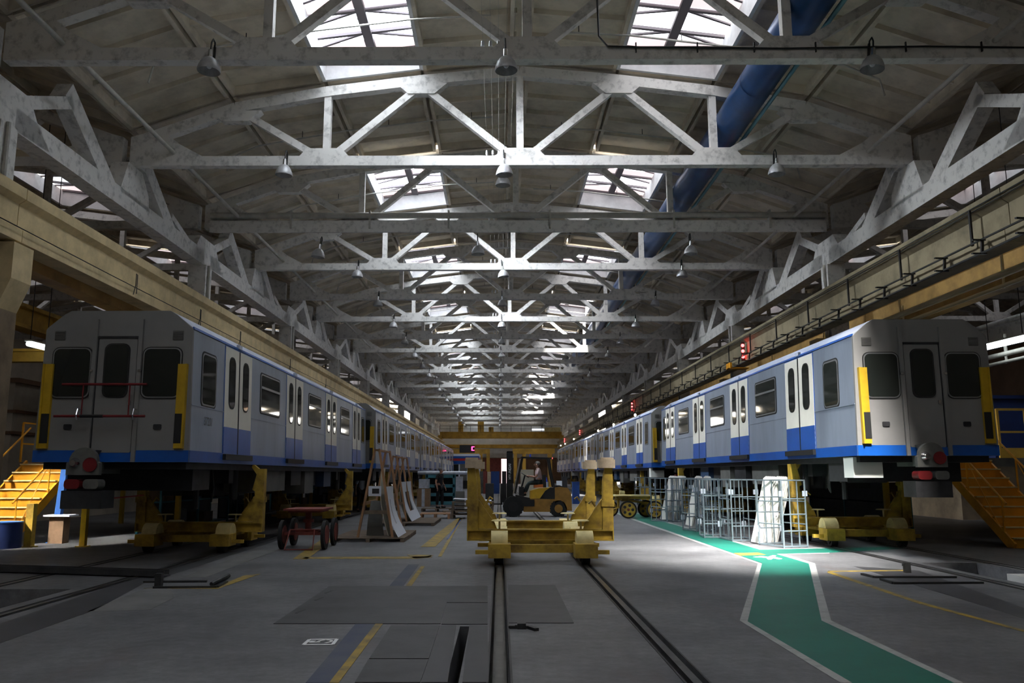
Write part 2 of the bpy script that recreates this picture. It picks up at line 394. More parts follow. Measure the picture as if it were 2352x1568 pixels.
# ---- rails
rl=[('left track, outer rail under the left train','left train'),('left track, inner rail under the left train','left train'),('left one of the two central rails','central'),('right one of the two central rails','central'),('right track, near rail under the right train','right train'),('right track, far rail under the right train','right train')]
for x,(l,gn) in zip(RAILX,rl):
    t=thing('rail','long steel rail sunk in the floor, '+l,'rail',(x,20,0))
    MB().bb(-.035,.035,YA+.6-20,130,-.03,.004).bb(-.012,.012,YA+.6-20,130,-.085,-.03).bb(-.06,.06,YA+.6-20,130,-.16,-.085).build('rail_head','rail_steel',t)
    MB().bb(-.105,-.087,YA+.6-20,130,-.06,.006).bb(.087,.105,YA+.6-20,130,-.06,.006).build('edge_angle','steel_dark',t)
# ---- walls
st(MB().bb(XL-.3,XL,YA,YB,-1,16).build('wall_left','wall_beige'),'pale far side wall of the left hall')
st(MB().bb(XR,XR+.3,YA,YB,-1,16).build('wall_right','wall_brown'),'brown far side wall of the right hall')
st(MB().bb(XL,XR,YA-.3,YA,-1,16).build('wall_near','wall_beige'))
ew=st(MB().bb(XL,XR,YB,YB+.3,5.0,16).bb(XL,-.6,YB,YB+.3,-1,5).bb(1.6,XR,YB,YB+.3,-1,5).bb(-.6,1.6,YB,YB+.3,4.6,5).build('wall_far','wall_white'),'whitewashed end wall far down the hall')
MB().bb(-11,12,YB-.06,YB-.01,0,4.6).build('dado','wall_brown',ew,'dark brown lower part of the end wall')
d=thing('door_1','bright narrow doorway in the far end wall','door',(1.0,YB-.1,0)); d['kind']='structure'
MB().bb(-.6,.75,-.02,.04,0,4.4).build('opening','bright_opening',d); MB().bb(-3.6,-.65,-.1,0,0,4.5).build('door_leaf','red_paint',d)
d.location.x=LX(1158,1080,1).x*0+ D(1159,1080,YB-.3).x
w_=thing('window_100','bright strip window high on the far end wall','window',(0,YB-.12,0)); w_['kind']='structure'
p,q=D(1222,984,YB-.2),D(1250,988,YB-.2); MB().bb(p.x,q.x,-.03,.05,q.z,p.z).build('pane','glaze_dim',w_)
# ---- roof slabs
XN=[-11.3,-8.4,-5.65,-2.85,0,2.85,5.65,8.4,11.3]; ZN=[.95,1.98,2.42,2.77,3.03,2.77,2.42,1.98,.95]
KS=range(-4,23)
def make_ceiling():
    mb=MB()
    for k in KS:
        y0,y1=TD(k)+.02,TD(k+1)-.02
        for i in range(8):
            if k%2==0 and i in (2,5): continue
            x0,x1,z0,z1=XN[i],XN[i+1],ZN[i]+TZ,ZN[i+1]+TZ; sl=(z1-z0)/(x1-x0)
            f=lambda x: z0+(x-x0)*sl
            mb.hexa([(x0,y0-.02,z0+.26),(x1,y0-.02,z1+.26),(x1,y1+.02,z1+.26),(x0,y1+.02,z0+.26),(x0,y0-.02,z0+.34),(x1,y0-.02,z1+.34),(x1,y1+.02,z1+.34),(x0,y1+.02,z0+.34)])
            for xa in (x0+(.2 if i==4 else .05),x1-(.3 if i==3 else .15)):
                mb.hexa([(xa,y0,f(xa)),(xa+.10,y0,f(xa+.10)),(xa+.10,y1,f(xa+.10)),(xa,y1,f(xa)),(xa,y0,f(xa)+.27),(xa+.10,y0,f(xa+.10)+.27),(xa+.10,y1,f(xa+.10)+.27),(xa,y1,f(xa)+.27)])
            for j in range(6):
                ya=y0+.03+j*(y1-y0-.12)/5; xa,xb=x0+.12,x1-.12; h=.13 if 0<j<5 else .0
                mb.hexa([(xa,ya,f(xa)+h),(xb,ya,f(xb)+h),(xb,ya+.07,f(xb)+h),(xa,ya+.07,f(xa)+h),(xa,ya-.02,f(xa)+.27),(xb,ya-.02,f(xb)+.27),(xb,ya+.09,f(xb)+.27),(xa,ya+.09,f(xa)+.27)])
    return mb
HALL=[('central',CX),('left',2*LC-CX),('right',2*RC-CX)]
c0=make_ceiling().build('ceiling','roof_slab'); c0.location.x=CX; st(c0,'ribbed concrete roof slabs over the central hall')
for n,x in HALL[1:]:
    c=c0.copy(); COL.objects.link(c); c.location.x=x; st(c,'ribbed concrete roof slabs over the %s side hall'%n)
# ---- roof lights
def make_light(side,m):
    w=thing('window_1','', 'roof light'); s=side
    def P(x,y,z): return (s*x,y,z)
    z0,z1=2.77,2.42; L0,L1=.12,5.93
    mb=MB()
    for xa,za in ((2.85,z0),(5.65,z1)): mb.bb(s*(xa-.05),s*(xa+.05),L0,L1,za-.02,za+.62)
    for ya in (L0,L1-.1): mb.hexa([P(2.85,ya,z0-.02),P(5.65,ya,z1-.02),P(5.65,ya+.1,z1-.02),P(2.85,ya+.1,z0-.02),P(2.85,ya,z0+.62),P(5.65,ya,z1+.62),P(5.65,ya+.1,z1+.62),P(2.85,ya+.1,z0+.62)])
    mb.build('curb','curb_white',w)
    zf=lambda x: z0+.68+(x-2.85)*(z1-z0)/2.8
    def Q(mb,xa,xb,ya,yb,d=0,zb=0): mb.quad(P(xa,ya,zf(xa)+d),P(xb,ya,zf(xb)+d),P(xb,yb,zf(xb)+d+zb),P(xa,yb,zf(xa)+d+zb))
    pm=MB(); Q(pm,2.8,5.7,L0,L1-.8); pm.build('pane',m,w)
    pm=MB(); Q(pm,2.8,5.7,L1-.8,L1); Q(pm,2.8,5.7,3.0,3.5,-.02); pm.build('dusty_pane','glaze_pink',w,'dusty pinkish panes')
    mb=MB(); xm=4.25
    mb.bar(P(xm,L0,zf(xm)-.06),P(xm,L1,zf(xm)-.06),.26,.1)
    for j in range(6):
        y=L0+.15+j*1.1
        mb.bar(P(2.85,y,zf(2.85)-.05),P(5.65,y,zf(5.65)-.05),.1,.08); 
        if j<5: mb.bar(P(xm,y,zf(xm)-.05),P(2.85,y+.5,zf(2.85)-.05),.07,.05).bar(P(xm,y,zf(xm)-.05),P(5.65,y+.5,zf(5.65)-.05),.07,.05)
    mb.build('glazing_bar','mullion',w)
    w['kind']='structure'; return w
wn=0; base={}
for hn,hx in HALL:
    for k in [k for k in KS if k%2==0]:
        if hn!='central' and TD(k)>120: continue
        for side,nm in ((-1,'left'),(1,'right')):
            key=(side,'c' if (side==1 and hn=='central' and k in (-2,6,12,16)) else 'm' if hn=='central' else 'd')
            if key not in base: base[key]=w=make_light(side,{'c':'glaze_clear','m':'glaze' if side<0 else 'glaze_right','d':'glaze_dim'}[key[1]])
            else: w=dup(base[key],(0,0,0))
            wn+=1; w.name='window_%d'%wn; w.location=(hx,TD(k),TZ)
            w['label']='%s roof light of the %s bay in the %s roof'%(nm,ORD[(k+4)//2],hn)
# ---- roof trusses
TOPN=[(-11.1,.55),(-8.2,1.62),(-5.6,2.1),(-2.85,2.45),(0,2.72),(2.85,2.45),(5.6,2.1),(8.2,1.62),(11.1,.55)]
def truss_parts(add):
    for s in (0,):
        add('bottom_chord',MB().box((0,0,0),(22.3,.26,.29)))
        for x in (-5.6,0,5.6): add('node_block',MB().prism([(x-.85,-.14,-.145),(x+.85,-.14,-.145),(x+.72,-.14,.12),(x+.5,-.14,.37),(x-.5,-.14,.37),(x-.72,-.14,.12)],(0,.28,0)))
        mb=MB()
        for a,b in zip(TOPN[:-1],TOPN[1:]): mb.bar((a[0],0,a[1]),(b[0],0,b[1]),.28,.30)
        for x,z in TOPN[1:-1]:
            if abs(x) in (2.85,8.2): mb.prism([(x-.75,-.145,z-.1),(x+.75,-.145,z-.1),(x+.38,-.145,z-.42),(x-.38,-.145,z-.42)],(0,.29,0))
        add('top_chord',mb)
    for s in (-1,1):
        add('end_block',MB().prism([(s*9.0,-.145,-.14),(s*9.1,-.145,.15),(s*9.75,-.145,.5),(s*10.3,-.145,.95),(s*11.15,-.145,.72),(s*11.15,-.145,-.14)],(0,.29,0)))
        for p,q in (((5.2,.3),(2.98,2.2)),((.42,.3),(2.72,2.2)),((6.05,.3),(7.95,1.45))):
            add('diagonal',MB().bar((s*p[0],0,p[1]),(s*q[0],0,q[1]),.2,.2,(0,1,0)))
        add('post',MB().bb(s*5.55-.1,s*5.55+.1,-.1,.1,.3,2.0))
    add('post',MB().bb(-.1,.1,-.1,.1,.3,2.6))
t0=thing('roof_truss','white concrete roof truss','truss')
truss_parts(lambda n,mb: mb.build(n,'white_concrete',t0))
far=MB(); truss_parts(lambda n,mb: far.add(mb.v,mb.f))
farmesh=far.build('roof_truss','white_concrete'); 
usedt=[False,False]
where={'central':'spanning the central hall','left':'in the left side hall','right':'in the right side hall'}
for hn,hx in HALL:
    for k in range(-2 if hn=='central' else 0, 23 if hn=='central' else 14):
        n=k
        if k<0: lab='white roof truss spanning the central hall, above and behind the camera, number %s'%('one' if k==-2 else 'two')
        else: lab='white concrete roof truss %s, %s from the camera'%(where[hn],ORD[k])
        if k==2 and hn=='central': lab='white roof truss with a pipe along its chord, third spanning the central hall'
        far_=(k>9) if hn=='central' else (k>4)
        if far_:
            o=farmesh if not usedt[1] else farmesh.copy()
            if usedt[1]: COL.objects.link(o)
            usedt[1]=True; o.location=(hx,TD(k),TZ); tag(o,lab,'truss',where[hn]+' roof trusses')
        else:
            o=t0 if not usedt[0] else dup(t0,(0,0,0)); usedt[0]=True
            o.location=(hx,TD(k),TZ); tag(o,lab,'truss',where[hn]+' roof trusses')
# clad pipe along the third truss
t=thing('strapped_pipe','long grey pipe strapped along the front of the third roof truss','pipe',(CX,TD(2)-.26,TZ+.28))
MB().cyl((-10.9,0,0),(11,0,0),.11,n=12).build('pipe_run','pipe_paint',t)
mb=MB().bb(-10.9,11,-.05,.05,-.62,-.2); mb.build('trunking','white_concrete',t)
for x in (-8,-5.2,-2.4,1.2,5.6,9.0): MB().bb(x-.03,x+.03,-.13,.13,-.5,.16).build('strap','pipe_paint',t)
# ---- columns, girders, longitudinal trusses
def column(xc,inn):   # inn = +1 when the central hall lies towards +X
    t=thing('concrete_column','','column',(xc,0,0))
    MB().bb(-.31,.31,-.3,.3,6.2,8.9).build('upper_shaft','white_concrete',t)
    MB().bb(-.62,.62,-.35,.35,0,5.3).build('lower_shaft','shaft_brown',t)
    MB().prism([(-.62,-.35,4.9),(.62,-.35,4.9),(.86,-.35,5.5),(.86,-.35,6.25),(-.86,-.35,6.25),(-.86,-.35,5.5)],(0,.7,0)).build('corbel','girder_paint',t)
    MB().cyl((inn*.36,-.12,6.3),(inn*.36,-.12,8.9),.05,n=8).build('downpipe','pipe_paint',t); return t
def girder(m):
    t=thing('crane_girder','','girder')
    pr=[(-.26,0),(.26,0),(.26,.26),(.13,.36),(.13,.82),(.28,.92),(.28,1.15),(-.28,1.15),(-.28,.92),(-.13,.82),(-.13,.36),(-.26,.26)]
    MB().prism([(x,.012,z) for x,z in pr],(0,12.076,0)).build('beam_body',m,t)
    MB().bb(-.05,.05,0,12.1,1.15,1.25).build('crane_rail','rail_steel',t); return t
def ltruss():
    t=thing('longitudinal_truss','','truss')
    MB().bb(-.24,.24,.3,11.8,8.9,9.42).build('bottom_chord','white_concrete',t)
    MB().prism([(-.24,-.02,8.9),(-.24,1.7,8.95),(-.24,1.1,9.42),(-.24,.75,9.85),(-.24,-.02,9.85)],(.48,0,0)).build('end_haunch','white_concrete',t)
    MB().prism([(-.24,12.08,8.9),(-.24,10.4,8.95),(-.24,11.0,9.42),(-.24,11.35,9.85),(-.24,12.08,9.85)],(.48,0,0)).build('end_haunch','white_concrete',t)
    for p,q,h in (((.6,9.68),(2.6,10.62),.3),((2.35,10.85),(4.9,9.2),.52),((6.3,10.55),(7.0,10.55),.3),((6.75,10.75),(9.1,9.2),.5),((8.9,9.75),(10.6,9.3),.2)):
        MB().bar((0,p[0],p[1]),(0,q[0],q[1]),h,.4,(1,0,0)).build('strut','white_concrete',t)
    MB().prism([(-.24,5.2,9.3),(-.24,7.1,9.3),(-.24,7.0,9.75),(-.24,6.5,10.28),(-.24,5.6,10.28)],(.48,0,0)).build('bearing_block','white_concrete',t)
    return t
lt0=None; gd={}; used={}
for nm,xc,inn in (('left',LC,1),('right',RC,-1)):
    c0_=column(xc,inn); first=True
    for n,k in enumerate(range(0,23,2)):
        c=c0_ if first else dup(c0_,(0,0,0)); first=False
        c.location=(xc,TD(k),0); tag(c,'pale concrete column, %s of the %s row'%(ORD[n],nm),'column','columns of the %s row'%nm)
    for n,k in enumerate(range(-2,22,2)):
        if lt0 is None: lt0=o=ltruss()
        else: o=dup(lt0,(0,0,0))
        o.location=(xc,TD(k),0); tag(o,'white longitudinal truss above the %s columns, %s along the row'%(nm,ORD[n]),'truss','longitudinal trusses of the %s row'%nm)
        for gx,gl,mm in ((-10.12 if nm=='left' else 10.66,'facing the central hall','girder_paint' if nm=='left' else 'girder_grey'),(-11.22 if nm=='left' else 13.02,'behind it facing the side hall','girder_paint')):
            if gl[0]=='b' and k>10: continue
            if gl[0]=='b': mm='girder_ochre'
            if mm not in gd: gd[mm]=g_=girder(mm)
            else: g_=dup(gd[mm],(0,0,0))
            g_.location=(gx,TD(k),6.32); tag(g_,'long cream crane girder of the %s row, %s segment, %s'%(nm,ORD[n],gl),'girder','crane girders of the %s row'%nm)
# cables on the left girder
t=thing('cable','thin dark cable strung along the left crane girder','cable',(-9.8,20,6.5))
MB().tube([V((.04,-18,.1)),V((.03,0,.05)),V((.03,30,.08)),V((.03,70,.1))],.012,6).build('cable_run','cable',t)
for y in (1.5,6.3,10.5,18,26): MB().tube([(.0,y,-.15),(.05,y,.1),(.05,y,.42),(.03,y+.12,.42),(.03,y+.12,-.1)],.012,5).build('hook','steel_dark',t)
# cable rack on the right girder
t=thing('cable_rack','dark ladder-like cable rack running along the right crane girder','cable rack',(10.3,20,6.2))
mb=MB()
for x,z in ((-.06,.32),(-.1,.02)): mb.bar((x,-14,z),(x,120,z),.035,.035)
mb.build('rail_bar','steel_dark',t)
for i in range(64):
    y=-12+i*1.5; b=MB().bar((.04,y,.32),(-.3,y-.1,.3),.05,.03).bar((-.02,y,.32),(-.05,y,.02),.05,.05).bar((.04,y,.02),(-.32,y-.1,.0),.05,.03)
    b.build('bracket','steel_dark',t)
for i in range(24):
    y=-9+i*3.2; MB().bb(-.02,.02,y-.03,y+.03,.3,1.1).build('hanger','steel_dark',t)
t=thing('girder_cable','thin black cables stapled under the top flange of the right girder','cable',(10.36,20,7.2))
for z in (.05,.12): MB().tube([(0,-14,z),(-.03,10,z+.02),(0,40,z),(0,110,z)],.014,6).build('cable_run','cable',t)
# ---- blue duct
t=thing('air_duct','long blue ventilation duct hung through the roof trusses','duct',(6.7,20,11.65))
MB().cyl((0,-28,0),(0,131,0),.46,n=28).build('duct_shell','duct_blue',t)
for i in range(40):
    y=-18+i*3.0; MB().cyl((0,y-.03,0),(0,y+.03,0),.478,n=28,caps=False).build('duct_seam','duct_blue',t)
t=thing('pipe','thin teal pipe running below the blue ventilation duct','pipe',(7.14,20,11.28)); MB().cyl((0,-28,0),(0,110,0),.055,n=10).build('pipe_run','duct_pipe',t)
for i in range(14): MB().bb(-.03,.03,-8+i*6.05+.3,-8+i*6.05+.36,0,.3).build('pipe_hanger','steel_dark',t)
# roof pipes along the hall
for x,l in ((-9.3,'left'),(10.5,'right')):
    t=thing('roof_pipe','long white pipe lying across the truss chords near the %s columns'%l,'pipe',(x,20,TZ+.24)); MB().cyl((0,-20,0),(0,70,0),.06,n=10).build('pipe_run','pipe_paint',t)
    for k in range(0,10): MB().bb(-.05,.05,TD(k)-20.05,TD(k)-19.95,-.1,0).build('pipe_saddle','pipe_paint',t)
# cross pipes under the slabs
pp=[(-9.4,.9),(-9.3,1.35),(-8.4,1.75),(-5.65,2.25),(-2.85,2.6),(-.8,2.72)]
for k in range(0,8):
    for s,l in ((-1,'left'),(1,'right')):
        y=TD(k)+3.3+(s*.4)
        t=thing('sprinkler_pipe','thin bent pipe under the %s slope of roof bay %s'%(l,ORD[k]),'pipe',(CX,y,TZ),0,'thin cross pipes under the roof')
        MB().tube([(-s*p[0],0,p[1]-.04) for p in pp],.028,6).build('pipe_run','pipe_paint',t)
        mb=MB()
        for x,z in ((-4.2,2.4),(-7,2.0),(-1.5,2.65)): mb.cyl((-s*x,0,z-.03),(-s*x,0,z+.2),.012,n=5)
        mb.build('pipe_hanger','steel_dark',t)
# overhead wires with insulators
for i in range(5):
    x=-.95+i*.17
    t=thing('overhead_wire','thin wire on small insulators left of the centre line, %s from the left'%ORD[i],'wire',(CX+x,TD(0),TZ+.36),0,'thin wires along the ridge')
    MB().cyl((0,-12,0),(0,50,0),.0035,n=5).build('wire_run','pipe_paint',t)
    for k in range(0,8): MB().cyl((0,6.05*k,-.22),(0,6.05*k,-.14),.02,n=6).cyl((0,6.05*k,-.14),(0,6.05*k,-.02),.04,.03,n=8).build('insulator','lamp_shade',t)
t=thing('sagging_cable','black cable draped along the first roof truss and hanging from the roof','cable',(2.0,TD(0)-.17,TZ))
MB().tube([(.15,0,2.4),(.1,0,1.2),(.12,0,.35),(.3,0,.12),(1,0,.1),(4,0,.06),(7,0,.1),(9.6,0,.06)],.022,6).build('cable_run','cable',t)
for x in (.9,2.2,3.4,4.7,6.6,8.2): MB().bb(x-.012,x+.012,-.02,.02,-.02,.2).build('cable_clip','steel_dark',t)
# ---- pendant lamps
def lamp():
    t=thing('pendant_lamp','','lamp')
    MB().lathe([(.235,-.36),(.24,-.33),(.225,-.26),(.19,-.17),(.13,-.09),(.07,-.05),(.06,-.05),(.12,-.1),(.18,-.18),(.215,-.27),(.23,-.36)],n=20).build('lamp_shade','lamp_shade',t)
    MB().cyl((0,0,-.06),(0,0,.12),.055,.045,12).build('lamp_neck','lamp_neck',t)
    MB().sph((0,0,-.22),.065,10,(1,1,1.3)).build('bulb','bulb',t)
    MB().tube([(0,0,.1),(0,.02,.3),(.0,.1,.42),(.0,.2,.4),(.0,.24,.2)],.018,6).bb(-.02,.02,.2,.24,-.1,.35).build('bracket','steel_dark',t); return t
l0=lamp(); fst=True
for k in range(0,23):
    for j,(x,nm) in enumerate(((-6.05,'left'),(.14,'middle'),(7.8,'right'))):
        dx=dz=0
        if k==2: dx,dz=((-.3,-.75),(-.9,-.65),(-1.05,-.65))[j]
        o=l0 if fst else dup(l0,(0,0,0)); fst=False
        o.location=(x+dx,TD(k)-.37,TZ-.17+dz); tag(o,'grey bell lamp hanging at the %s of the %s roof truss'%(nm,ORD[k]),'lamp','bell lamps under the roof trusses')
        o.rotation_euler=(0,(.12 if (k*3+j)%4==2 else .03)*(1 if j!=1 else -1),0)
o=dup(l0,(.12,TD(1)+2.2,TZ+.45),0,'grey bell lamp on a drop rod between second and third trusses')
# ================================================================ METRO CARS
CL=19.0
def sx(z): return 1.35-.05*z/2.32
def car(s,yo,coup,redbar=False,box=False):
    """one raised metro car: front at y=0, bottom at z=0, detailed side towards s*X"""
    t=thing('metro_car','','metro car')
    half=[(1.35,0),(1.30,2.32),(1.27,2.36)]; top=[(1.0,2.59),(.88,2.66)]
    prof=half+[(-x,z) for x,z in reversed(half)]
    MB().prism([(x,.03,z) for x,z in prof],(0,CL-.06,0)).build('body_shell','car_silver',t)
    rp=[(1.29,2.35)]+[(1.26,2.38)]+top; rp=rp+[(-x,z) for x,z in reversed(rp)]
    MB().prism([(x,.02,z) for x,z in rp],(0,CL-.04,0)).build('roof','car_roof',t)
    def ends(mb,y,sg):
        full=half+top; full=full+[(-x,z) for x,z in reversed(full)]
        mb.prism([(x,y,z) for x,z in full],(0,-sg*.06,0))
    for y,sg in ((.03,1),(CL-.03,-1)):
        mb=MB(); ends(mb,y,sg)
        y0=y-sg*.06
        for x in (-.4,.4): mb.prism([(x-.035,y0,-.0),(x+.035,y0,0),(x+.035,y0,2.5),(x-.035,y0,2.5)],(0,-sg*.05,0))
        e=mb.build('end_wall','car_grey',t)
        def plate(name,m,a0,a1,b0,b1,r,out,par,th=.02,lab=None):
            return MB().prism([(a,y0-sg*(out-th),b) for a,b in rr(a0,a1,b0,b1,r)],(0,-sg*th,0)).build(name,m,par,lab)
        for q in (-1,1):
            a,b=sorted((q*.47,q*1.12)); w=plate('window_frame','rubber',a-.03,b+.03,1.09,2.01,.13,.012,t,.02); plate('window_trim','window_trim',a-.012,b+.012,1.108,1.992,.115,.018,w,.02); plate('pane','car_glass',a+.008,b-.008,1.13,1.97,.1,.022,w,.02)
            v=plate('vent','under_grey',*sorted((q*.95,q*1.14)),2.13,2.3,.01,.008,t,.015)
            mb=MB()
            for j in range(7): mb.bb(min(q*.96,q*1.13),max(q*.96,q*1.13),y0-sg*.008,y0-sg*.02,2.145+j*.022,2.152+j*.022)
            mb.build('vent_slat','car_grey',v)
            plate('marker_lamp','under_dark',q*.78-.07,q*.78+.07,.56,.65,.02,.02,t,.03)
            mb=MB(); xo=q*1.17; mb.bb(xo-.075,xo+.075,y0-sg*.0,y0-sg*.06,.23,1.70).bb(xo+q*.06,xo+q*.09,y0+sg*.01,y0-sg*.09,.23,1.7)
            g=mb.build('end_guard','safety_yellow',t,'yellow and black upright end guard'); MB().bb(xo-.077,xo+.077,y0-sg*.055,y0-sg*.064,.32,.83).build('black_band','black',g)
            plate('lamp_stud','chrome',q*.42-.025,q*.42+.025,1.56,1.6,.012,.07,t,.06)
        d=plate('end_door','car_grey',-.34,.34,.16,2.16,.03,.015,t,.02)
        MB().bb(-.36,.36,y0-sg*.0,y0-sg*.03,2.16,2.2).bb(-.36,-.345,y0,y0-sg*.02,.16,2.16).bb(.345,.36,y0,y0-sg*.02,.16,2.16).build('door_gasket','under_dark',d)
        w=plate('window_frame','rubber',-.225,.225,1.11,2.07,.12,.03,d,.02); plate('pane','car_glass',-.195,.195,1.14,2.04,.1,.036,w,.02)
        plate('door_handle','chrome',.25,.29,.98,1.06,.01,.05,d,.04)
        MB().bb(-1.352,1.352,y0+sg*.0,y0-sg*.01,0,.2).build('blue_stripe','car_blue',t)
        # coupler
        cx=coup*(1 if sg>0 else -1); yc=y0-sg*(.34 if sg>0 else .03)
        poly=[(cx+.24*math.cos(math.pi*i/10),yc,.0+.24*math.sin(math.pi*i/10)) for i in range(11)]+[(cx-.28,yc,-.02),(cx-.28,yc,-.2),(cx+.28,yc,-.2),(cx+.28,yc,-.02)]
        poly=poly[:11]+[(cx-.28,yc,-.02),(cx-.28,yc,-.22),(cx+.28,yc,-.22),(cx+.28,yc,-.02)]
        c=MB().prism(poly,(0,sg*.1,0)).bb(cx-.12,cx+.12,yc+sg*.1,y0+sg*.8,-.2,.02).build('coupler','under_grey',t)
        MB().cyl((cx+.13,yc-sg*.01,-.05),(cx+.13,yc-sg*.03,-.05),.12,n=16).build('coupler_cone','red_bar',c); MB().cyl((cx-.13,yc-sg*.01,-.02),(cx-.13,yc-sg*.1,-.02),.09,.05,14).build('coupler_knob','chrome',c)
        for q in (-1,1):
            MB().prism([(cx+q*.16+a,yc-sg*.01,-.37+b) for a,b in rr(-.13,.13,-.08,.08,.06)],(0,sg*.25,0)).build('air_connector','under_grey' if q>0 else 'red_bar',c)
        MB().bb(cx-.34,cx+.34,yc+.02,yc+sg*.5,-.78,-.48).build('coupler_box','under_dark',c)
        MB().prism([(cx-.15,y0-sg*.02,.2),(cx+.15,y0-sg*.02,.2),(cx+.05,y0-sg*.02,.02),(cx-.05,y0-sg*.02,.02)],(0,-sg*.2,0)).build('coupler_bracket','under_grey',c)
    # side
    def P(y,z,out): return (s*(sx(z)+out),y,z)
    def sp(name,m,pts,out,par,th=.015,lab=None):
        a=[V(P(y,z,out)) for y,z in pts]; return MB().prism(a,(-s*th,0,0)).build(name,m,par,lab)
    R=lambda y0,y1,z0,z1,r=.01: rr(y0,y1,z0,z1,r)
    MB().bb(s*1.34,s*1.358,.0,CL,0,.2).build('blue_stripe','car_blue',t)
    MB().hexa([P(.02,2.335,0),P(CL-.02,2.335,0),P(CL-.02,2.335,.012),P(.02,2.335,.012),P(.02,2.38,-.03),P(CL-.02,2.38,-.03),P(CL-.02,2.38,.0),P(.02,2.38,.0)]).build('cornice_stripe','car_blue',t,'thin blue stripe under the roof edge')
    MB().bar(P(.02,1.0,.004),P(CL-.02,1.0,.004),.012,.02).build('waist_rib','car_silver',t)
    for k in range(4):
        c=2.6+yo+4.75*k
        for q in (-1,1):
            a,b=sorted((c+q*.025,c+q*.87)); m=(a+b)/2
            d=sp('door_leaf','door_cream',R(a,b,.19,2.3),.014,t,.03)
            sp('lower_panel','car_blue',R(a,b,.19,.71),.017,d)
            sp('window_frame','rubber',R(m-.205,m+.205,1.08,2.13,.16),.019,d); sp('door_glass','car_glass',R(m-.175,m+.175,1.11,2.10,.14),.023,d)
        sp('door_seal','rubber',R(c-.03,c+.03,.19,2.3),.02,t); sp('door_frame','car_blue',R(c-.90,c+.90,.17,2.32),.006,t)
        MB().bb(s*1.35,s*1.42,c-.88,c+.88,.07,.18).build('door_step','black',t)
        MB().bb(s*1.27,s*1.33,c-.1,c+.1,2.36,2.44).build('door_lamp','car_roof',t)
    for k in range(3):
        c=5.0+yo+4.75*k
        f=sp('window_frame','rubber',R(c-.85,c+.85,1.14,2.08,.1),.008,t); sp('window_trim','window_trim',R(c-.81,c+.81,1.17,2.05,.08),.012,f)
        sp('pane','car_glass',R(c-.77,c+.77,1.2,2.02,.06),.015,f); MB().bar(P(c-.8,1.74,.02),P(c+.8,1.74,.02),.02,.05).build('window_bar','window_trim',f)
    for a,b in ((.48+yo*.8,1.22+yo*.8),(17.95,18.6)):
        f=sp('window_frame','rubber',R(a-.03,b+.03,1.0,2.02,.12),.008,t); sp('window_trim','window_trim',R(a,b,1.03,1.99,.1),.012,f); sp('pane','car_glass',R(a+.03,b-.03,1.06,1.96,.09),.016,f)
    # underframe
    MB().bb(-1.25,1.25,.15,CL-.15,-.12,0).build('underframe','under_dark',t)
    for x0,x1,y0,y1,z0,m in ((-1.2,1.1,.9,1.8,-.5,'under_dark'),(s*.25,s*1.12,5.2,7.4,-.62,'under_grey'),(s*.45,s*1.15,7.9,9.0,-.5,'under_dark'),(-s*1.1,s*.1,5.0,8.2,-.7,'under_dark'),(s*.5,s*1.15,9.5,10.6,-.75,'under_grey'),(-1.0,.9,10.9,12.0,-.55,'under_dark'),(s*.3,s*1.1,12.3,13.4,-.6,'under_blue'),(-1.0,1.0,16.6,17.6,-.55,'under_dark')):
        MB().bb(x0,x1,y0,y1,z0,-.1).build('equipment_box',m,t)
    for y in (3.4,15.0):
        mb=MB().cyl((-.5,y-.5,-.35),(.5,y-.5,-.35),.2,n=12).cyl((s*.9,y+.5,-.75),(s*.9,y+.5,-.1),.09,n=10).cyl((s*.6,y-.9,-.9),(s*.6,y-.9,-.1),.06,n=8).bb(-1.0,1.0,y-.15,y+.15,-.4,-.1)
        mb.build('suspension_gear','under_dark',t)
        for j in range(5): MB().tube([(s*(1.0-.12*j),y-1.2+.35*j,-.1),(s*(1.05-.12*j),y-1.2+.35*j,-.45-.06*j),(s*(.95-.12*j),y-1.0+.35*j,-.75+.03*j)],.018,6).build('hose','black',t)
    if redbar:
        for z,x0,x1 in ((.98,-.95,.62),(1.53,-.85,.62)):
            r=MB().cyl((x0,-.2,z-.2+.0),(x1,-.2,z-.2),.022,n=8).build('safety_bar','red_bar',t,'removable red safety bar across the end door')
            if z<1.2: MB().cyl((-.5,-.2,z-.2),(-.1,-.2,z-.2),.028,n=8).build('black_sleeve','black',r)
        MB().cyl((-.48,-.2,.78),(-.48,-.2,1.33),.012,n=6).cyl((.33,-.2,.78),(.33,-.2,1.33),.012,n=6).build('bar_upright','red_bar',t)
        for x in (-.55,.42): MB().tube([(x,-.05,.9),(x,-.2,.9),(x,-.24,.8),(x,-.2,.72)],.014,6).build('bar_hook','chrome',t)
    if box: MB().bb(-1.32,-.75,.3,.75,-.42,-.02).build('junction_box','white_box',t,'white square box hung under the front corner')
    return t
ZL,ZR=1.81,1.955
XLT,XRT=-6.72,8.24
carL=car(1,0,-.3,True); carL.location=(XLT,14.35,ZL); tag(carL,'grey metro car with red safety bars, front of the raised left train','metro car','cars of the left train')
tx=text('car_number','37201',.22,'under_grey',carL,(1.362,.82,.74),(math.pi/2,0,math.pi/2),.001); tx.scale=(.8,1,1)
carR=car(-1,.33,-.12,False,True); carR.location=(XRT,16.0,ZR); tag(carR,'grey metro car with white door leaves, front of the raised right train','metro car','cars of the right train')
carR.scale=(1,1.015,1)
for n,d in enumerate((33.9,53.45,73.0)):
    c=dup(carL,(XLT+.33,d,ZL+.03)); tag(c,'grey metro car of the left train, %s from the camera'%ORD[n+1],'metro car','cars of the left train')
    for ch in list(c.children):
        if ch.name.split('.')[0] in ('safety_bar','bar_upright','bar_hook','car_number'):
            for g in list(ch.children): bpy.data.objects.remove(g)
            bpy.data.objects.remove(ch)
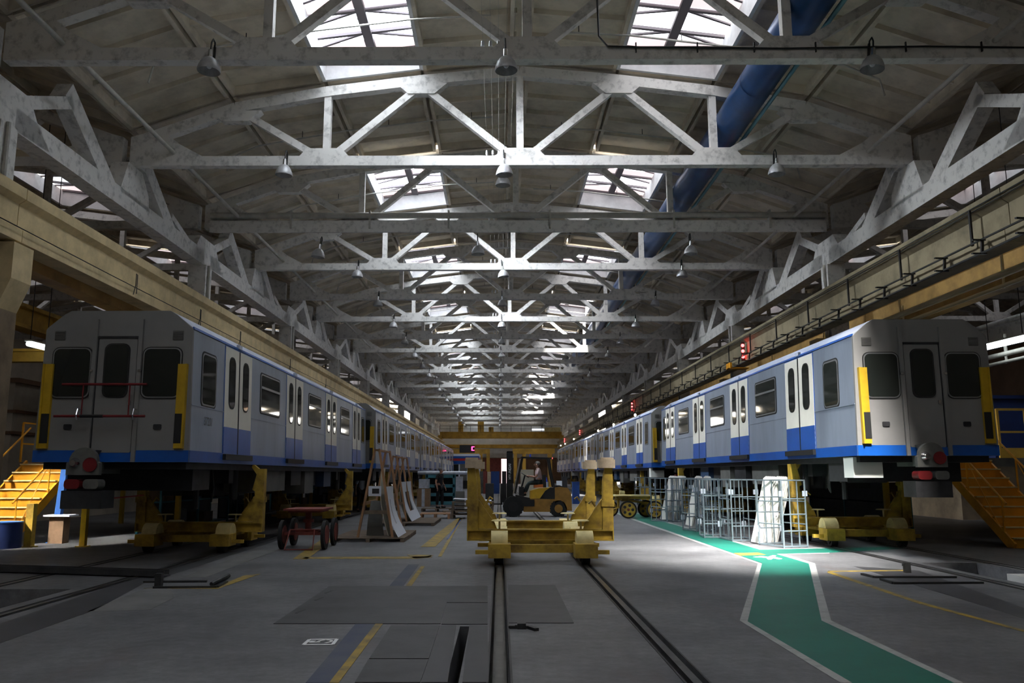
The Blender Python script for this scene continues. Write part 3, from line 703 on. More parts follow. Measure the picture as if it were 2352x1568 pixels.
for n,d in enumerate((36.0,55.85,75.7)):
    c=dup(carR,(XRT-.32,d,ZR-.06)); tag(c,'grey metro car of the right train, %s from the camera'%ORD[n+1],'metro car','cars of the right train')
# ================================================================ TROLLEYS
def trolley(hook,top=1.72):
    t=thing('jacking_trolley','','trolley'); Y='trolley_yellow'
    MB().bb(-1.38,1.38,-.11,.11,.37,.39).bb(-1.38,1.38,-.11,.11,.55,.58).bb(-1.38,1.38,-.03,.03,.39,.55).bb(-1.38,-1.36,-.11,.11,.37,.58).bb(1.36,1.38,-.11,.11,.37,.58).build('cross_beam',Y,t)
    MB().bb(-.9,.9,-.62,-.5,.2,.34).build('tie_beam',Y,t); MB().bb(-.9,.9,.5,.62,.2,.34).build('tie_beam',Y,t)
    for x in (-1,1):
        p=MB().prism([(x*1.38,-.1,.58),(x*1.17,-.1,.58),(x*1.2,-.1,top-.25),(x*1.24,-.1,top),(x*1.38,-.1,top)],(0,.2,0)).build('upright',Y,t)
        g=MB().prism([(x*1.18,-.05,.59),(x*.82,-.05,.59),(x*.86,-.05,.7),(x*1.18,-.05,1.15)],(0,.1,0)).build('gusset',Y,p)
        MB().tube([(x*1.05,-.02,1.0),(x*.98,-.02,1.1),(x*.92,-.02,1.05)],.02,6).build('lifting_eye',Y,p)
        MB().bb(x*1.16,x*1.40,-.12,.12,1.0,1.12).build('clamp_band',Y,p)
        if hook: MB().prism([(x*1.2,-.06,top-.5),(x*1.12,-.06,top-.45),(x*1.2,-.06,top-.12),(x*1.08,-.06,top+.04),(x*1.12,-.06,top+.1),(x*1.3,-.06,top-.05),(x*1.3,-.06,top-.5)],(0,.12,0)).build('hook',Y,p)
        else:
            MB().bb(x*1.1,x*1.42,-.2,-.02,top,top+.16).bb(x*1.18,x*1.42,.0,.17,top,top+.2).build('support_block','block_wood',p)
        MB().bb(x*.71,x*.83,-.62,.62,.3,.42).build('side_beam',Y,t)
        for y in (-1,1):
            w=MB().bb(x*.77-.2,x*.77+.2,y*.78-.24,y*.78+.24,.14,.38).build('wheel_box',Y,t)
            MB().prism([(x*.77-.15,y*.62+.21*math.cos(a*math.pi/10),.38+.21*math.sin(a*math.pi/10)) for a in range(11)],(.3,0,0),True).build('wheel_cover','pale_yellow',w)
            MB().cyl((x*.77-.07,y*.78,.16),(x*.77+.07,y*.78,.16),.155,n=18).cyl((x*.77-.1,y*.78,.16),(x*.77-.07,y*.78,.16),.1,n=12).build('wheel','under_dark',w)
            MB().bb(min(x*.97,x*1.2),max(x*.97,x*1.2),y*.78-.04,y*.78+.04,.19,.26).build('push_bar',Y,w)
        MB().cyl((x*.77,0,.58),(x*.77,0,.74),.02,n=6).cyl((x*.77,0,.73),(x*.77,0,.75),.17,.15,14).build('handwheel','pale_yellow',t)
    return t
tr=trolley(False); tr.location=(.77,15.95,.0); tag(tr,'empty yellow jacking trolley on the central rails, nearest the camera','trolley','empty trolleys')
o=dup(tr,(.77,18.9,0)); o['label']='empty yellow jacking trolley on the central rails, just behind the nearest one'
th=trolley(True); fst=True
for nm,xc,zz,ds in (('left',-6.52,ZL,(18.3,29.2,38.6,49.2,58,69,78)),('right',8.22,ZR,(19.7,31.9,40.5,51.5,60,71,80))):
    for n,d in enumerate(ds):
        o=th if fst else dup(th,(0,0,0)); fst=False; o.location=(xc,d,0); o.scale=(1,1,1.0 if nm=='left' else 1.07)
        tag(o,'yellow jacking trolley carrying the %s train, %s from the camera'%(nm,ORD[n]),'trolley','trolleys under the %s train'%nm)
# ================================================================ PEOPLE
def skinmesh(name,m,parent,pts,edges,rad,root=0,sub=1):
    me=bpy.data.meshes.new(name); me.from_pydata([V(p) for p in pts],edges,[]); me.materials.append(M[m])
    o=bpy.data.objects.new(name,me); COL.objects.link(o); o.parent=parent
    md=o.modifiers.new('skin','SKIN'); md.use_smooth_shade=True
    if not me.skin_vertices: me.skin_vertices.new()
    for i,r in enumerate(rad):
        sv=me.skin_vertices[0].data[i]; sv.radius=r if isinstance(r,tuple) else (r,r); sv.use_root=(i==root)
    s=o.modifiers.new('sub','SUBSURF'); s.levels=sub; s.render_levels=sub
    return o
def person(label,loc,rz,J,shirt,trous,hair,group=None,belly=0.):
    """J: joint dict in local metres; the figure faces local -Y"""
    t=thing('person',label,'person',loc,rz,group); pts=[];ed=[];rad=[];ix={}
    def add(n,p,r,par=None):
        ix[n]=len(pts); pts.append(p); rad.append(r)
        if par: ed.append((ix[par],ix[n]))
    A=lambda a,b,f: V(J[a]).lerp(V(J[b]),f)
    add('pel',J['pel'],(.15,.105)); add('waist',A('pel','chest',.5),(.14,.1+belly),'pel'); add('chest',J['chest'],(.165,.11),'waist'); add('nb',A('chest','neck',.8),(.09,.07),'chest'); add('neck',J['neck'],.056,'nb')
    hd=(V(J['head'])-V(J['neck'])).normalized(); f=V(J.get('face',(0,-1,0))).normalized()
    add('jaw',V(J['neck'])+hd*.075+f*.03,(.062,.07),'neck'); add('skull',V(J['neck'])+hd*.165+f*.008,(.078,.096),'jaw'); add('top',V(J['neck'])+hd*.235,(.055,.07),'skull')
    for s in ('l','r'):
        add('sh'+s,J['sh'+s],.062,'nb'); add('el'+s,J['el'+s],.044,'sh'+s); add('wr'+s,J['wr'+s],.029,'el'+s)
        w=V(J['wr'+s]); dr=(w-V(J['el'+s])).normalized(); add('pm'+s,w+dr*.06,(.04,.022),'wr'+s)
        pm=w+dr*.06; side=dr.cross(f if abs(dr.dot(f))<.9 else V((0,0,1))).normalized(); cur=side.cross(dr)
        for k,(o,l) in enumerate(((-.03,.055),(-.01,.07),(.011,.066),(.03,.05))):
            b=pm+dr*.035+side*o; add('f%d%s'%(k,s),b,.0095,'pm'+s); add('g%d%s'%(k,s),b+dr*l*.55-cur*.012,.0085,'f%d%s'%(k,s)); add('h%d%s'%(k,s),b+dr*l-cur*.032,.0075,'g%d%s'%(k,s))
        b=w+dr*.03+side*.035; add('t0'+s,b,.011,'wr'+s); add('t1'+s,b+dr*.04+side*.02-cur*.015,.0095,'t0'+s)
        add('hip'+s,J['hip'+s],.09,'pel'); add('kn'+s,J['kn'+s],.062,'hip'+s); add('an'+s,J['an'+s],.042,'kn'+s); fd=V(J.get('foot'+s,J.get('foot',(0,-1,0)))).normalized(); add('toe'+s,V(J['an'+s])+fd*.17+V((0,0,-.05)),.032,'an'+s)
    skinmesh('body','skin',t,pts,ed,rad)
    nose=V(J['neck'])+hd*.12+f*.105; r_=f.cross(hd).normalized()
    MB().sph(nose+f*.004,.018,8,(1,1.2,1.3)).build('nose','skin',t)
    for q in (-1,1):
        MB().sph(V(J['neck'])+hd*.15+f*.092+r_*q*.03,.011,8).build('eye','shirt_dark',t); MB().sph(V(J['neck'])+hd*.135+r_*q*.085,.028,8,(.5,.9,1.1)).build('ear','skin',t)
    MB().bar(V(J['neck'])+hd*.07+f*.098-r_*.022,V(J['neck'])+hd*.07+f*.098+r_*.022,.008,.008).build('mouth','red_paint',t)
    hc=V(J['neck'])+hd*.185-f*.022; mb=MB().sph((0,0,0),.1,14,(.9,1.05,.82)); mb.v=[hc+r_*p.x-f*p.y+hd*p.z for p in mb.v if True]; mb.build('hair',hair,t)
    def sub(name,m,names,edges,rr_,root=0):
        P=[(V(pts[ix[n]]) if isinstance(n,str) else V(n)) for n in names]; skinmesh(name,m,t,P,edges,rr_,root)
    el=[V(J['sh'+s]).lerp(V(J['el'+s]),.75) for s in 'lr']
    sub('shirt',shirt,['pel','waist','chest','nb','shl',el[0],'shr',el[1]],[(0,1),(1,2),(2,3),(3,4),(4,5),(3,6),(6,7)],[(.165,.12),(.158,.118+belly),(.182,.128),(.1,.085),.078,.064,.078,.064],1)
    lo=[V(J['kn'+s]).lerp(V(J['an'+s]),.93) for s in 'lr']
    sub('trousers',trous,['pel','hipl','knl',lo[0],'hipr','knr',lo[1]],[(0,1),(1,2),(2,3),(0,4),(4,5),(5,6)],[(.16,.122),.108,.08,.068,.108,.08,.068])
    for s in 'lr':
        a=V(J['an'+s]); fd=V(J.get('foot'+s,J.get('foot',(0,-1,0)))).normalized()
        skinmesh('shoe','shoe',t,[a-fd*.05+V((0,0,-.045)),a+fd*.07+V((0,0,-.045)),a+fd*.19+V((0,0,-.055))],[(0,1),(1,2)],[.052,.05,.042])
    return t
def standing(h=1.75,lean=0,arm=(.27,.29),step=.1):
    k=h/1.75; J=dict(pel=(0,0,.95),chest=(0,-.02-lean,1.3),neck=(0,-.04-lean,1.5),head=(0,-.06-lean,1.7),
      shl=(.19,-.02-lean,1.42),shr=(-.19,-.02-lean,1.42),ell=(arm[0],.02,1.14),elr=(-arm[0],.03,1.14),wrl=(arm[1],-.1,.9),wrr=(-arm[1]+.02,-.05,.9),
      hipl=(.1,0,.9),hipr=(-.1,0,.9),knl=(.12,-.04-step*.5,.5),knr=(-.11,-.01+step*.4,.5),anl=(.13,-step,.09),anr=(-.12,step,.09))
    return {n:(V(v)*k if n!='face' else v) for n,v in J.items()}
J=standing(1.74,0,(.27,.3),.06); J['face']=V((.35,-1,-.25))
p=D(1009,1173,37.0); person('person in dark t-shirt and trousers standing beside the turquoise rack, arms down',(p.x,37.0,.14),math.radians(62),J,'shirt_dark','shirt_dark','hair')
p=D(829,1168,36.4); person('person in a white t-shirt standing in the shade under the left train',(p.x,36.4,0),math.radians(30),standing(1.68,0),'shirt_white','shirt_dark','hair_dark')
# ================================================================ FORKLIFT
U=.00415; FY=32.6
fl=thing('forklift','yellow and black forklift with a driver, crossing the central rails','forklift',(1.34,FY,0))
def fx(cx,cy,y=0): return V(((cx-1000)*U,y,(1000-cy)*U))
def fpoly(pts,y0,y1): return MB().prism([fx(a,b,y0) for a,b in pts],(0,y1-y0,0))
fpoly([(900,955),(905,840),(1190,840),(1190,955)],-.5,.5).build('chassis','lift_ochre',fl)
fpoly([(1190,945),(1190,735),(1230,728),(1310,738),(1340,790),(1345,945),(1290,945),(1275,880),(1240,850),(1195,870)],-.55,.55).build('counterweight','lift_ochre',fl)
fpoly([(962,835),(962,765),(1040,742),(1145,735),(1100,765),(1050,835)],-.5,.5).build('engine_hood','lift_yellow',fl)
fpoly([(1050,838),(1100,766),(1145,735),(1195,735),(1195,838)],-.49,.49).build('rear_hood','lift_black',fl)
fpoly([(1195,735),(1195,715),(1240,715),(1325,748),(1322,757),(1240,728)],-.45,.45).build('hood_grille','lift_black',fl)
fpoly([(815,880),(830,800),(960,830),(960,850),(905,850),(905,900)],-.52,.52).build('front_cowl','lift_black',fl)
fpoly([(900,905),(900,845),(1000,845),(1000,905)],-.53,-.5).build('side_step','lift_black',fl)
for nm,cx,cy,r,wd in (('front',805,908,.38,.26),('rear',1222,925,.31,.2)):
    for s in (-1,1):
        c=fx(cx,cy); y=s*(.5 if nm=='front' else .45); c.z=r
        w=MB().cyl((c.x,y-wd/2,c.z),(c.x,y+wd/2,c.z),r,n=28); 
        for i in range(20):
            a=i*math.pi/10; w.box((c.x+(r+.004)*math.cos(a),y,c.z+(r+.004)*math.sin(a)),(.03,wd*.9,.06),ry=-a)
        w=w.build('wheel','tyre',fl); MB().cyl((c.x,y-wd/2-.012,c.z),(c.x,y+wd/2+.012,c.z),r*.5,n=20).cyl((c.x,y-wd/2-.03,c.z),(c.x,y+wd/2+.03,c.z),r*.2,n=12).build('hub','lift_black' if nm=='front' else 'lift_ochre',w)
for s in (-1,1):
    y=s*.48
    MB().bar(fx(893,462,y),fx(822,790,y),.06,.07).build('front_pillar','lift_black',fl)
    MB().bar(fx(1140,468,y),fx(1160,620,y),.07,.16).bar(fx(1160,610,y),fx(1185,735,y),.07,.1).build('rear_pillar','lift_black',fl)
    MB().bar(fx(872,470,y*.8),fx(805,800,y*.8),.04,.05).build('tilt_cylinder','chrome',fl)
    m=MB().bar(fx(775,402,s*.3),fx(775,890,s*.3),.08,.24,(1,0,0)).build('mast_rail','lift_black',fl)
    if s<0: 
        tx=text('lettering','HYUNDAI',.135,'letter_white',m,fx(775,588,s*.3-.0445),(math.pi/2,-math.pi/2,0),.002)
    MB().bb(fx(590,0).x,fx(705,0).x,s*.25-.06,s*.25+.06,fx(0,888).z-.02,fx(0,888).z+.02).bb(fx(690,0).x,fx(705,0).x,s*.25-.06,s*.25+.06,fx(0,888).z,fx(0,700).z).build('fork','lift_black',fl)
rf=MB()
for i in range(7): rf.bar(fx(880,458,-.45+i*.15),fx(1165,468,-.45+i*.15),.03,.04)
rf.bar(fx(885,457,-.52),fx(1168,467,-.52),.06,.05).bar(fx(885,457,.52),fx(1168,467,.52),.06,.05).bar(fx(888,458,-.52),fx(888,458,.52),.05,.05).bar(fx(1162,466,-.52),fx(1162,466,.52),.05,.05).build('overhead_guard','lift_black',fl)
MB().bb(fx(702,0).x,fx(740,0).x,-.48,.48,fx(0,870).z,fx(0,840).z).bb(fx(702,0).x,fx(740,0).x,-.48,.48,fx(0,720).z,fx(0,690).z).bb(fx(702,0).x,fx(742,0).x,-.46,-.38,fx(0,870).z,fx(0,585).z).bb(fx(702,0).x,fx(742,0).x,.38,.46,fx(0,870).z,fx(0,585).z).bb(fx(702,0).x,fx(742,0).x,-.03,.03,fx(0,870).z,fx(0,585).z).build('fork_carriage','lift_black',fl)
MB().bb(fx(750,0).x,fx(800,0).x,-.34,.34,fx(0,410).z,fx(0,400).z).bb(fx(750,0).x,fx(800,0).x,-.34,.34,fx(0,620).z,fx(0,605).z).cyl(fx(790,860),fx(790,430),.035,n=8).build('mast_crossbar','lift_black',fl)
sb=MB().cyl(fx(970,452),fx(970,425),.035,.03,12).build('beacon','blue_lamp',fl); MB().bb(fx(1158,0).x,fx(1172,0).x,-.5,-.4,fx(0,472).z,fx(0,460).z).build('tail_lamp','red_led',fl)
s1=fpoly([(1000,740),(1000,712),(1085,705),(1085,735)],-.25,.25).build('seat','seat_orange',fl); fpoly([(1080,735),(1085,620),(1112,620),(1115,735)],-.24,.24).build('seat_back','lift_black',fl)
c=fx(918,622); mb=MB(); ring=[]
n_=V((.55,0,.84)).normalized(); a_=V((0,1,0)); b_=n_.cross(a_)
mb.tube([c+(a_*math.cos(i*math.pi/10)+b_*math.sin(i*math.pi/10))*.17 for i in range(21)],.014,6).bar(c-a_*.16,c+a_*.16,.02,.015).build('steering_wheel','lift_black',fl)
MB().cyl(c,fx(880,760),.03,n=8).bb(fx(860,0).x,fx(905,0).x,-.3,.3,fx(0,835).z,fx(0,730).z).build('steering_column','lift_black',fl)
# driver, facing local -Y, turned towards -X
q=lambda cx,cy,y: (y, (cx-1000)*U, (1000-cy)*U)
JD=dict(pel=q(1052,680,0),chest=q(1042,600,0),neck=q(1035,555,0),head=q(1032,505,0),face=(-.25,-1,-.02),shl=q(1045,578,.18),shr=q(1045,578,-.18),ell=q(1020,640,.24),elr=q(1025,640,-.24),wrl=q(965,630,.12),wrr=q(962,632,-.12),
  hipl=q(1045,688,.1),hipr=q(1045,688,-.1),knl=q(955,690,.14),knr=q(950,698,-.14),anl=q(918,790,.14),anr=q(905,795,-.14))
person('person driving the forklift in a pale pink shirt, hands on the wheel',(1.34,FY,0),-math.pi/2,JD,'shirt_pink','trousers','hair',None,.02)
# ================================================================ THINGS ON THE FLOOR
def pallet(label,c,wx,wy,rz=0,h=.14,m='wood_grey',group=None):
    t=thing('pallet',label,'pallet',(c[0],c[1],c[2] if len(c)>2 else 0),rz,group)
    n=max(4,int(wy/.16))
    mb=MB()
    for i in range(n): y=-wy/2+wy*(i+.5)/n; mb.box((0,y,h-.012),(wx,wy/n*.7,.024))
    mb.build('deck_boards',m,t)
    for x in (-wx/2+.05,0,wx/2-.05): MB().box((x,0,h/2-.012),(.09,wy,h-.024)).build('bearer',m,t)
    return t
def arack(label,x,y0,y1,h,sp,n=2):
    t=thing('panel_rack',label,'rack',(x,y0,.10)); L=y1-y0
    for i in range(n):
        y=L*i/(n-1)
        for s in (-1,1): MB().bar((s*sp,y,0),(s*.05,y,h),.05,.10,(0,1,0)).build('leg','wood',t)
        MB().bar((-sp*.72,y,h*.28),(sp*.72,y,h*.28),.03,.09).build('cross_board','wood_grey',t)
    MB().bar((0,-.05,h-.03),(0,L+.05,h-.03),.12,.04).build('ridge_board','wood',t)
    for s in (-1,): MB().bar((s*sp*.62,0,h*.38),(s*sp*.62,L,h*.38),.04,.08).build('side_board','wood',t)
    return t
pallet('wide grey wooden pallet under the nearer A-frame rack',(-3.15,21.6),1.75,2.9,0,.10)
pallet('grey wooden pallet under the farther A-frame rack',(-3.0,28.0),1.9,3.2,0,.10)
r1=arack('wooden A-frame rack nearer the camera with a white notice on its legs',-3.0,20.35,22.3,2.12,.42)
MB().box((-.02,-.08,1.1),(.31,.02,.24)).build('notice','panel_white',r1,'white notice sheet'); MB().box((-.0,-.092,1.1),(.17,.006,.12)).build('picture','under_dark',r1)
r2=arack('wooden A-frame rack farther away holding the white panel with a window hole',-3.4,27.0,30.0,2.1,.42,3)
def panel(name,label,bl,br,tr_,tl,m,hole=None,th=.02,cat='panel'):
    bl,br,tr_,tl=map(V,(bl,br,tr_,tl)); N=8; c=(bl+br)/2; t=thing(name,label,cat,(c.x,c.y,min(bl.z,br.z)))
    nr=(br-bl).cross(tl-bl).normalized()
    def pt(u,v): 
        p=bl.lerp(br,u).lerp(tl.lerp(tr_,u),v); return p-nr*.10*math.sin(math.pi*v)*(1 if nr.x>0 else -1)
    mb=MB(); us=[0,1] if not hole else [0,hole[0],hole[1],1]; vs=[i/N for i in range(N+1)]
    for i in range(len(us)-1):
        for j in range(N):
            if hole and i==1 and hole[2]<=vs[j] and vs[j+1]<=hole[3]: continue
            q=[pt(us[i],vs[j]),pt(us[i+1],vs[j]),pt(us[i+1],vs[j+1]),pt(us[i],vs[j+1])]; mb.prism(q,nr*-th if nr.x>0 else nr*th)
    mb.build('sheet',m,t,w=True)
    if hole:
        sg=-1 if nr.x>0 else 1; bk=MB(); o=nr*(.06*sg)
        bk.prism([pt(hole[0],hole[2])+o,pt(hole[1],hole[2])+o,pt(hole[1],hole[3])+o,pt(hole[0],hole[3])+o],nr*(.01*sg)); bk.build('hole_shade','under_dark',t,w=True)  # dark strip added behind the hole as its shade
    return t
def Rk(px,py,x): return LX(px,py,x)
panel('lining_panel','white curved panel with a long dark slot leaning on the nearer A-frame rack',(-2.42,20.3,.11),(-2.42,21.9,.11),(-2.80,22.0,1.3),(-2.80,20.6,1.3),'panel_white',(.42,.54,.25,.8))
panel('lining_panel','cream narrow panel standing behind the white slotted panel',(-2.72,20.7,.11),(-2.72,21.4,.11),(-2.93,21.4,1.75),(-2.93,20.8,1.75),'panel_cream')
panel('lining_panel','dull brown board leaning low on the right side of the nearer rack',(-2.66,22.3,.11),(-2.66,23.0,.11),(-2.85,23.0,1.1),(-2.85,22.4,1.1),'cardboard')
panel('lining_panel','white curved panel with a window hole leaning on the farther rack',(-2.80,27.0,.11),(-2.80,30.0,.11),(-3.18,30.0,1.36),(-3.18,27.1,1.36),'panel_white',(.3,.72,.25,.86))
panel('lining_panel','cream panel behind the white panel with the window hole',(-2.95,27.2,.11),(-2.95,29.7,.11),(-3.24,29.6,1.2),(-3.24,27.3,1.2),'panel_cream')
panel('lining_panel','dark glossy panel standing inside the nearer A-frame rack',(-3.28,20.8,.11),(-2.85,20.8,.11),(-2.95,20.9,.95),(-3.2,20.9,.95),'under_grey')
# red-brown hand cart
def cart_red():
    t=thing('hand_cart','red-brown four-wheeled cart with a low table top, beside the left track','cart',(-4.25,18.6,0)); R='red_paint'
    MB().box((0,.1,.84),(.86,1.1,.04)).box((0,.1,.80),(.7,.9,.04)).build('table_top',R,t)
    MB().cyl((0,.1,.3),(0,.1,.8),.07,n=10).cyl((0,.1,.55),(0,.1,.62),.12,n=10).build('pillar',R,t)
    MB().bar((-.3,-.4,.36),(-.3,.75,.36),.06,.06).bar((.3,-.4,.36),(.3,.75,.36),.06,.06).bar((-.44,-.3,.33),(.44,-.3,.33),.06,.06).bar((-.44,.7,.33),(.44,.7,.33),.06,.06).bar((-.3,.1,.36),(.3,.1,.36),.08,.06).build('chassis',R,t)
    MB().tube([(-.26,-.45,.42),(-.3,-.75,.03),(.3,-.75,.03),(.26,-.45,.42),(-.26,-.45,.42)],.018,6).build('drawbar_frame',R,t)
    for x in (-.46,.46):
        for y in (-.3,.7): 
            w=MB().cyl((x-.035,y,.31),(x+.035,y,.31),.31,n=24).build('wheel','tyre',t); MB().cyl((x-.045,y,.31),(x+.045,y,.31),.2,n=18).build('hub','red_paint',w)
    return t
cart_red()
# yellow flat cart
def cart_yellow():
    t=thing('flat_cart','yellow flatbed cart with big spoked wheels standing on the green walkway','cart',(4.95,31.4,0)); Y='trolley_yellow'
    MB().bb(-.68,.72,-.5,.5,.80,.84).build('deck','pale_yellow',t); MB().bar((-.55,0,.7),(.85,0,.5),.1,.08).bb(-.5,.7,-.35,-.28,.7,.8).bb(-.5,.7,.28,.35,.7,.8).bb(.55,.8,-.5,.5,.4,.48).bb(-.28,-.18,-.5,.5,.3,.36).build('chassis',Y,t)
    MB().cyl((-.5,0,.35),(-.5,0,.8),.05,n=10).cyl((-.5,0,.66),(-.5,0,.7),.14,n=12).tube([(-.5,0,.38),(-.75,-.1,.3),(-.95,-.15,.18),(-1.0,-.15,.28)],.025,6).build('drawbar',Y,t)
    for x,y in ((-.22,-.55),(.76,-.55),(.62,.5),(-.75,.5)):
        w=MB().cyl((x,y-.05,.32),(x,y+.05,.32),.32,n=28).build('wheel','tyre',t)
        mb=MB().cyl((x,y-.062,.32),(x,y+.062,.32),.26,n=24); mb.build('wheel_disc',Y,w)
        mb=MB()
        for i in range(5): a=i*2*math.pi/5; mb.cyl((x+.16*math.cos(a),y-.068,.32+.16*math.sin(a)),(x+.16*math.cos(a),y-.06,.32+.16*math.sin(a)),.055,n=10)
        mb.build('spoke_hole','under_dark',w); MB().cyl((x,y-.08,.32),(x,y+.08,.32),.05,n=10).build('hub','red_paint',w)
    return t
cart_yellow()
# steel frames
def frame(w,d,h):
    t=thing('steel_frame','','frame'); r=.02
    for i,x in enumerate((-w/2,w/2)):
        for y in (-d/2,d/2): MB().cyl((x,y,0),(x,y,h),r,n=8).build('upright','cage_steel',t)
    mb=MB()
    for z in (.03,h):
        mb.bar((-w/2,-d/2,z),(w/2,-d/2,z),.04,.03).bar((-w/2,d/2,z),(w/2,d/2,z),.04,.03).bar((-w/2,-d/2,z),(-w/2,d/2,z),.04,.03).bar((w/2,-d/2,z),(w/2,d/2,z),.04,.03)
    mb.build('end_ring','cage_steel',t)
    for y in (-d/2,d/2):
        for j in range(1,3): x=-w/2+w*j/3; MB().cyl((x,y,0),(x,y,h),.016,n=6).build('bar','cage_steel',t)
        for z in (.36,.72,1.06): MB().cyl((-w/2,y,z+.02*(y>0)),(w/2,y,z+.02*(y>0)),.016,n=6).build('rung','cage_steel',t)
    for x in (-w/2,w/2):
        for z in (.5,1.0): MB().cyl((x,-d/2,z),(x,d/2,z),.014,n=6).build('rung','cage_steel',t)
        MB().box((x,-d/2,h*.8),(.12,.03,.12)).build('lug','cage_light',t); MB().box((x,d/2,h*.25),(.1,.03,.14)).build('lug','cage_light',t)
    return t
f0=frame(.62,.9,1.47)
fl_=[(6.42,19.15,18,'nearest of the bluish steel frames, enclosing the front stack of white boards'),(5.92,20.9,4,'second bluish steel frame from the camera, on the walkway edge'),(5.58,21.9,-6,'third bluish steel frame from the camera, tucked left of the second one'),
     (5.75,24.2,12,'dark steel frame standing behind the three nearest ones'),(5.75,28.9,25,'steel frame beside the wheel of the yellow flat cart'),(6.35,29.3,-8,'steel frame enclosing the far stack of white boards'),(6.85,29.5,15,'steel frame right of the far stack of white boards'),(6.15,35.4,5,'farthest bluish steel frame, behind the yellow flat cart'),(6.3,25.3,-15,'dark steel frame in front of the middle stack of white boards')]
for i,(x,y,a,l) in enumerate(fl_):
    o=f0 if i==0 else dup(f0,(0,0,0)); o.location=(x,y,0); o.rotation_euler=(0,0,math.radians(a)); tag(o,l,'frame','bluish steel frames beside the walkway')
# white boards
def board():
    mb=MB().prism([(-.10,-.010,0),(.10,-.010,0),(.10,-.010,1.50),(.05,-.010,1.56),(-.05,-.010,1.56),(-.10,-.010,1.50)],(0,.02,0)).bb(.082,.10,-.035,.0,0,1.5)
    return mb.build('white_board','moulding')
b0=board(); fst=True
for gx,gy,n,gl in ((5.98,19.75,10,'front'),(5.75,29.6,8,'far'),(5.9,26.3,4,'middle')):
    for i in range(n):
        o=b0 if fst else b0.copy()
        if not fst: COL.objects.link(o)
        fst=False; k=i%(n//2); row=i//(n//2)
        o.location=(gx+.055*k+row*.30,gy+.05*k+row*.10,.03); o.rotation_euler=(math.radians(-3),math.radians(13+.3*k),math.radians(-24))
        tag(o,'long white board leaning in the %s stack of boards inside the steel frames'%gl,'board','%s stack of white boards'%gl)
# turquoise rack
def shelfrack():
    t=thing('turquoise_rack','turquoise steel rack with dark openings, wrapped rolls lying on top','rack',(-3.1,44.2,0)); T='teal_shelf'
    for x in (-.72,.72):
        for y in (-.35,.35): MB().box((x,y,.8),(.13,.1,1.6)).build('post',T,t)
    for z in (.12,.55,1.0,1.5): MB().box((0,0,z),(1.5,.8,.16)).build('shelf',T,t)
    MB().box((0,.3,.8),(1.4,.02,1.5)).build('back_panel','under_dark',t); return t
shelfrack()
for i in range(4):
    t=MB().cyl((-1.25+.12*i,-.3+.2*i,0),(1.25+.1*i,-.3+.2*i,0),.095,n=12).build('wrapped_roll','plastic_wrap'); t.location=(-3.05,44.2,1.68); tag(t,'long plastic-wrapped roll on the turquoise rack, %s from the front'%ORD[i],'roll','wrapped rolls on the turquoise rack')
def boxes(name,lab,cat,px0,py0,px1,py1,d,depth,m,group=None,ground=True):
    p=D(px0,py0,d); q=D(px1,py1,d); z0=0 if ground else min(p.z,q.z)
    t=thing(name,lab,cat,((p.x+q.x)/2,d+depth/2,z0),0,group)
    w=abs(q.x-p.x); h=max(p.z,q.z)-z0; MB().box((0,0,h/2),(w,depth,h)).build('body',m,t); return t,w,h
for i,(a,b,c_,d_,dd) in enumerate(((958,1122,986,1158,42),(962,1100,984,1121,42.2))):
    t,w,h=boxes('cardboard_box',['large brown cardboard box on the floor left of the turquoise rack','wrapped brown box on top of the box left of the turquoise rack'][i],'box',a,b,c_,d_,dd,.8,'cardboard' if i==0 else 'plastic_wrap',None,i==0)
    MB().box((0,-.402,h/2),(w*.25,.006,h*.98)).build('tape','plastic_wrap',t)
t,w,h=boxes('wrapped_stack','tall plastic-wrapped stack right of the turquoise rack','stack',1047,1094,1062,1150,43.5,.6,'plastic_wrap'); MB().box((0,0,h*.3),(w*1.02,.62,.04)).build('strap','under_grey',t)
# pallets beneath the person and the pallet stack with white sheets
pallet('low wooden pallet the person in dark clothes stands on',(-2.75,37.0),1.3,1.2)
pallet('wooden pallet lying in front of the turquoise rack, nearest the yellow trolley post',(-2.38,31.3),1.1,1.3,.05,.18,'wood')
pallet('dark pallet on the floor behind the wooden ones',(-1.75,34.2),1.1,1.1,.1)
for i in range(4): pallet('brown pallet in the stack behind the yellow trolley, %s from the floor'%ORD[i],(-1.0,31.3,.15*i),1.55,1.1,.03*i-.03,.15,'wood_grey','pallet stack behind the yellow trolley')
p=MB().box((0,0,.012),(1.4,.9,.024)).build('white_sheet','panel_white'); p.location=(-1.0,31.3,.61); p.rotation_euler=(0,.05,0); p.location.z=.66; tag(p,'white sheet lying on the pallet stack behind the yellow trolley','sheet')
boxes('crate','greenish crate standing behind the pallet stack','crate',1046,1128,1066,1150,36,.5,'under_grey')
t,w,h=boxes('blue_bin','small blue wheeled bin far down the walkway','bin',1315,1107,1331,1131,46,.5,'blue_paint'); MB().box((0,0,h),(w*1.08,.54,.05)).build('lid','blue_paint',t)
t,w,h=boxes('red_cabinet','dark red cabinet in the distance left of the doorway','cabinet',1110,1082,1119,1104,70,.5,'red_paint'); MB().box((0,-.26,h*.5),(w*.8,.02,h*.85)).build('door','red_paint',t)
boxes('tan_cabinet','tan cabinet right of the dark red one in the distance','cabinet',1119.5,1083,1127,1104,70,.5,'block_wood')
boxes('blue_screen','blue panel partition in the distance beside the bright doorway','partition',1128,1082,1147,1103,70,.1,'blue_paint')
boxes('grey_cabinet','pale grey cabinet in the distance behind the yellow upright','cabinet',1102,1082,1110,1103,71,.5,'under_grey')
boxes('dark_bin','dark round-edged bin behind the trolley, left of the forklift','bin',1115,1110,1134,1131,50,.7,'under_dark')
